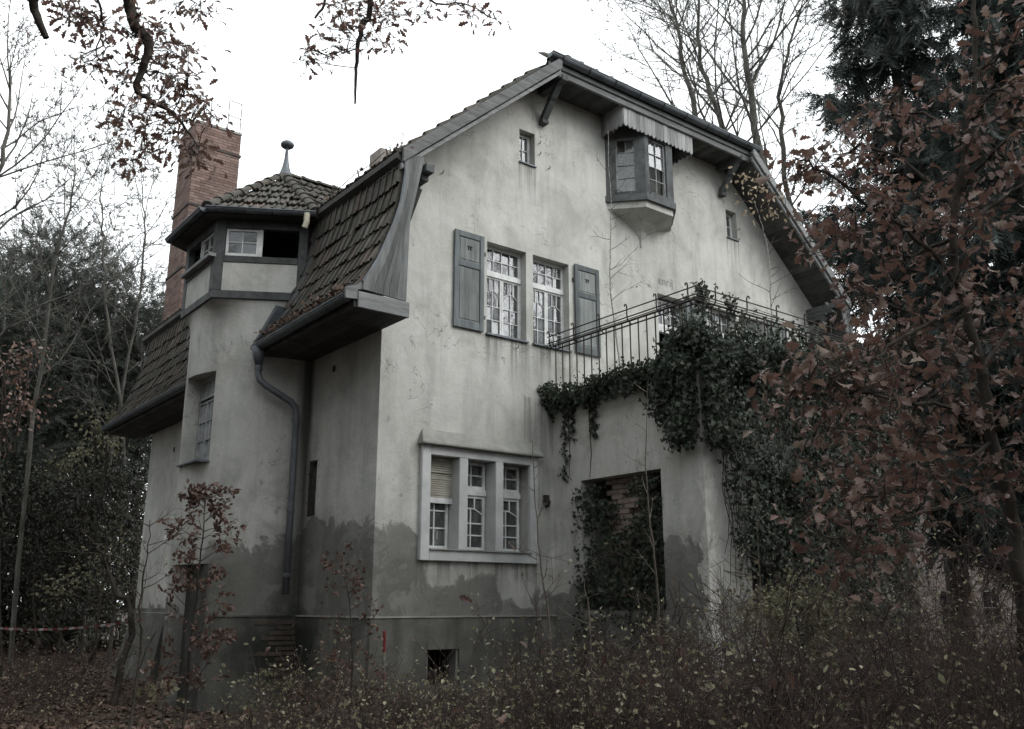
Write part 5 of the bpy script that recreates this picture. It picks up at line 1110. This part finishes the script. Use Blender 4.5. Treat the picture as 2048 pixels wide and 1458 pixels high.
# ---- thicket of leafless canes
def thicket():
    S = []; P = []; D = []; Z = []; P2 = []; P3 = []; P4 = []
    tl_ = ([430, 560, 640, 800, 1000, 1120, 1200, 1300, 1400, 1600, 1800, 1900, 2048, 2200], [1410, 1360, 1318, 1272, 1240, 1225, 1200, 1150, 1125, 1120, 1095, 1060, 1025, 990])
    for i in range(515):
        t = rnd.uniform(4.6, 11.5); u = rnd.uniform(470, 2180) if t > 6 else rnd.uniform(620, 2180); b0 = gxy(u, t); wood = i >= 470
        if wood: t = rnd.uniform(11.5, 21); u = rnd.uniform(-60, 300); b0 = gxy(u, t)
        if (b0[0] > -.3 and b0[1] > -.45) or (b0[0] > TX0 - .35 and b0[1] > TY - .45): continue
        if b0[0] > -2 and b0[1] > 1.0: continue
        if not wood and math.sin(b0[0] * 2.3 + 1) * math.sin(b0[1] * 1.9) > .72: continue
        top = at(u, np.interp(u, *tl_), t)[2] * 1.; H = max(.45, (top - b0[2]) * rnd.uniform(.62, 1.02)); H = min(H, 2.6) * (.78 + .34 * math.sin(b0[0] * 1.7 + 2) * math.cos(b0[1] * 1.3)); H = rnd.uniform(.5, 1.3) if wood else H * np.interp(u, [1500, 1750], [1, 1.22])
        pal = rnd.random() < (.65 if 640 < u < 1420 else .22)
        for c in range(rnd.integers(5, 9)):
            az = rnd.uniform(0, 2 * math.pi); lean = rnd.uniform(.1, .8) if u > 1500 else rnd.uniform(.1, .6); p = b0 + np.array((rnd.normal() * .12, rnd.normal() * .12, 0)); d = nrmv(np.array((math.cos(az) * lean, math.sin(az) * lean, 1.))); n = 6; r = rnd.uniform(.0035, .0065); h = H * rnd.uniform(.75, 1.12)
            for k in range(n):
                d = nrmv(d + rnd.normal(size=3) * .16 + np.array((math.cos(az), math.sin(az), -.5)) * .06); q = p + d * h / n * 1.08; S.append((p, q, r * (1 - k / n * .7), r * (1 - (k + 1) / n * .7)))
                if k > 0:
                    for _ in range(2 if k < 3 else 3):
                        s = nrmv(d * .6 + rnd.normal(size=3) * .75); q1 = p + (q - p) * rnd.random(); L = rnd.uniform(.1, .34) * min(1, H); q2 = q1 + s * L; S.append((q1, q2, .0026, .0017)); s2 = nrmv(s + rnd.normal(size=3) * .7); S.append((q1 + (q2 - q1) * .6, q1 + (q2 - q1) * .6 + s2 * L * .55, .002, .0014))
                        if rnd.random() < (1. if pal else .6): P.append(q2); D.append(s + rnd.normal(size=3) * .5 + (0, 0, -.3)); Z.append(rnd.uniform(.02, .046))
                        if k > 2 and rnd.random() < (.85 if pal else .16): P4.append(q2 + rnd.normal(size=3) * .02)
                        if rnd.random() < .02: P2.append(q2)
                        if rnd.random() < .006: P3.append(q2)
                p = q
    tag(segs_mesh('thicket_canes', S, 3, TWIG), 'thicket of thin leafless red-brown canes before the house', None, None, 'stuff')
    tag(leaf_mesh('thicket_leaves', P, D, Z, T_OVAL, SHRUBL), kind='stuff')
    tag(leaf_mesh('caught_oak_leaves', P2, rnd.normal(size=(len(P2), 3)), rnd.uniform(.07, .12, len(P2)), OAKT, OAKL), kind='stuff')
    tag(leaf_mesh('thicket_pale_leaves', P4, rnd.normal(size=(len(P4), 3)) + (0, 0, -.2), rnd.uniform(.024, .05, len(P4)), T_OVAL, m_leaf('pale_shrub_leaf', [(.22, .22, .13), (.34, .32, .21), (.17, .18, .10), (.44, .40, .29), (.25, .25, .15)], .6, .25, .3), flat=1.), kind='stuff')
    octa = (np.array([(1, 0, 0), (-1, 0, 0), (0, 1, 0), (0, -1, 0), (0, 0, 1), (0, 0, -1.)]), np.array([(0, 2, 4), (2, 1, 4), (1, 3, 4), (3, 0, 4), (2, 0, 5), (1, 2, 5), (3, 1, 5), (0, 3, 5)]))
    tag(leaf_mesh('snowberries', P3, rnd.normal(size=(len(P3), 3)), .009, octa, FRAMEW), kind='stuff')
    print('thicket', len(S), len(P))
thicket()
# ---- fallen leaves on the ground and on the roof edges
def litter():
    n = 16000; t = rnd.uniform(11, 34, n) ; u = rnd.uniform(-150, 480, n); P = np.array([gxy(a, b_) for a, b_ in zip(u, t)]); P[:, 2] += .06 + rnd.random(n) * .03
    P = P[(P[:, 0] < -.2) | (P[:, 1] > 12)]
    d = rnd.normal(size=(len(P), 3)) * (1, 1, .25); tag(leaf_mesh('leaf_litter', P, d, rnd.uniform(.07, .13, len(P)), T_OVAL, LITTER, flat=2.5), kind='stuff')
    m = 300; y = rnd.uniform(-.6, 2.3, m); P = np.stack([-.9 + rnd.normal(size=m) * .06, y, 4.40 + rnd.random(m) * .09], 1)
    m2 = 90; y2 = np.concatenate([rnd.normal(-.55, .12, 50), rnd.uniform(-.7, 3, 40)]); P = np.concatenate([P, np.stack([xa + rnd.random(m2) * .12, y2, 6.74 + rnd.random(m2) * .12], 1)])
    tag(leaf_mesh('gutter_leaves', P, rnd.normal(size=(len(P), 3)), rnd.uniform(.05, .1, len(P)), T_OVAL, LITTER), kind='stuff')
    S = []; tips = []
    cfg = dict(seg=[.08, .1], wan=[.15, .15], up=[.02, .05], taper=.6, min=.05, n=[0, 4], start=.3, ang=.6, ratio=.5, rmin=.003)
    for y in list(rnd.normal(-.55, .2, 9)) + list(rnd.uniform(2.2, 5.5, 22)): 
        k = rnd.uniform(0, 2.2) if y > 1 else 0; grow(S, tips, np.array((xa + k, y, 6.72 + k * .9)), nrmv(rnd.normal(size=3) * .3 + (0, 0, 1)), rnd.uniform(.2, .6), .005, 1, cfg)
    tag(segs_mesh('roof_weeds', S, 3, CANE), kind='stuff')
litter()
# ---- small things
RED = m_simple('faded_red_paint', (.12, .03, .03), (.20, .05, .045), 9, .6, 0, .3)
WHT = m_simple('dirty_white_paint', (.16, .16, .155), (.28, .28, .27), 9, .6, 0, .3)
pst = empty('marker_post', at(768, 1380, 11.6), 'red and white painted post leaning at the plinth among the shrubs', 'post'); pb = at(768, 1400, 11.6); pb[2] = -1.42; ptp = at(769, 1262, 11.6)
for i in range(5):
    b = MB(); q0, q1 = pb + (ptp - pb) * i / 5, pb + (ptp - pb) * (i + 1) / 5; b.tube([q0, q1], .022, 8); b.build('band', RED if i % 2 == 0 else WHT, pst)
A, B = at(-60, 1252, 19), at(285, 1240, 18); tape = empty('barrier_tape', (A + B) / 2, 'red and white barrier tape strung across the wood edge at left', 'tape'); N = 34
for i in range(N):
    f0, f1 = i / N, (i + 1) / N; p0 = A + (B - A) * f0 - (0, 0, .12 * math.sin(math.pi * f0)); p1 = A + (B - A) * f1 - (0, 0, .12 * math.sin(math.pi * f1)); h = np.array((0, 0, .022)); k = np.array((.02, .0, 0)) * math.sin(i)
    b = MB(); b.hexa([p0 - h, p1 - h, p1 - h + (.002, .002, 0), p0 - h + (.002, .002, 0), p0 + h + k, p1 + h + k, p1 + h + k + (.002, .002, 0), p0 + h + k + (.002, .002, 0)]); b.build('stripe', RED if i % 2 else WHT, tape)
# ---- neighbouring house glimpsed through the oak
nb = gxy(1925, 34); PINK = m_simple('pinkish_render', (.24, .20, .19), (.34, .29, .275), 1.2, .95, 0, .1)
nh = empty('neighbour_house', nb, 'pinkish rendered house glimpsed through the oak at right', 'house'); rr = np.array((math.cos(YAW), -math.sin(YAW), 0)); ff = np.array((math.sin(YAW), math.cos(YAW), 0))
FN = frame((*(nb - rr * 1.5)[:2], -1.5), rr * .94 + ff * .34, -ff * .94 + rr * .34)
b = MB(); b.lbox(FN, 0, 6.5, 0, 6.3, -8, 0); b.build('wall', PINK, nh); b = MB(); b.hexa([FN(-.4, 6.3, .4), FN(6.9, 6.3, .4), FN(6.9, 6.3, -8.4), FN(-.4, 6.3, -8.4), FN(2.0, 9.8, -3), FN(4.5, 9.8, -3), FN(4.5, 9.8, -5), FN(2, 9.8, -5)]); b.build('roof', TILE, nh)
for u in (.9, 3.0, 5.1):
    for z in (.9, 4.0):
        b = MB(); b.lbox(FN, u, u + .9, z, z + 1.3, -.05, .02); wv = b.build('window', WHT, nh)
        for i in (0, 1):
            for j in (0, 1): b = MB(); b.lbox(FN, u + .05 + i * .42, u + .43 + i * .42, z + .05 + j * .62, z + .63 + j * .62, .0, .028); b.build('pane', BLACK, wv)
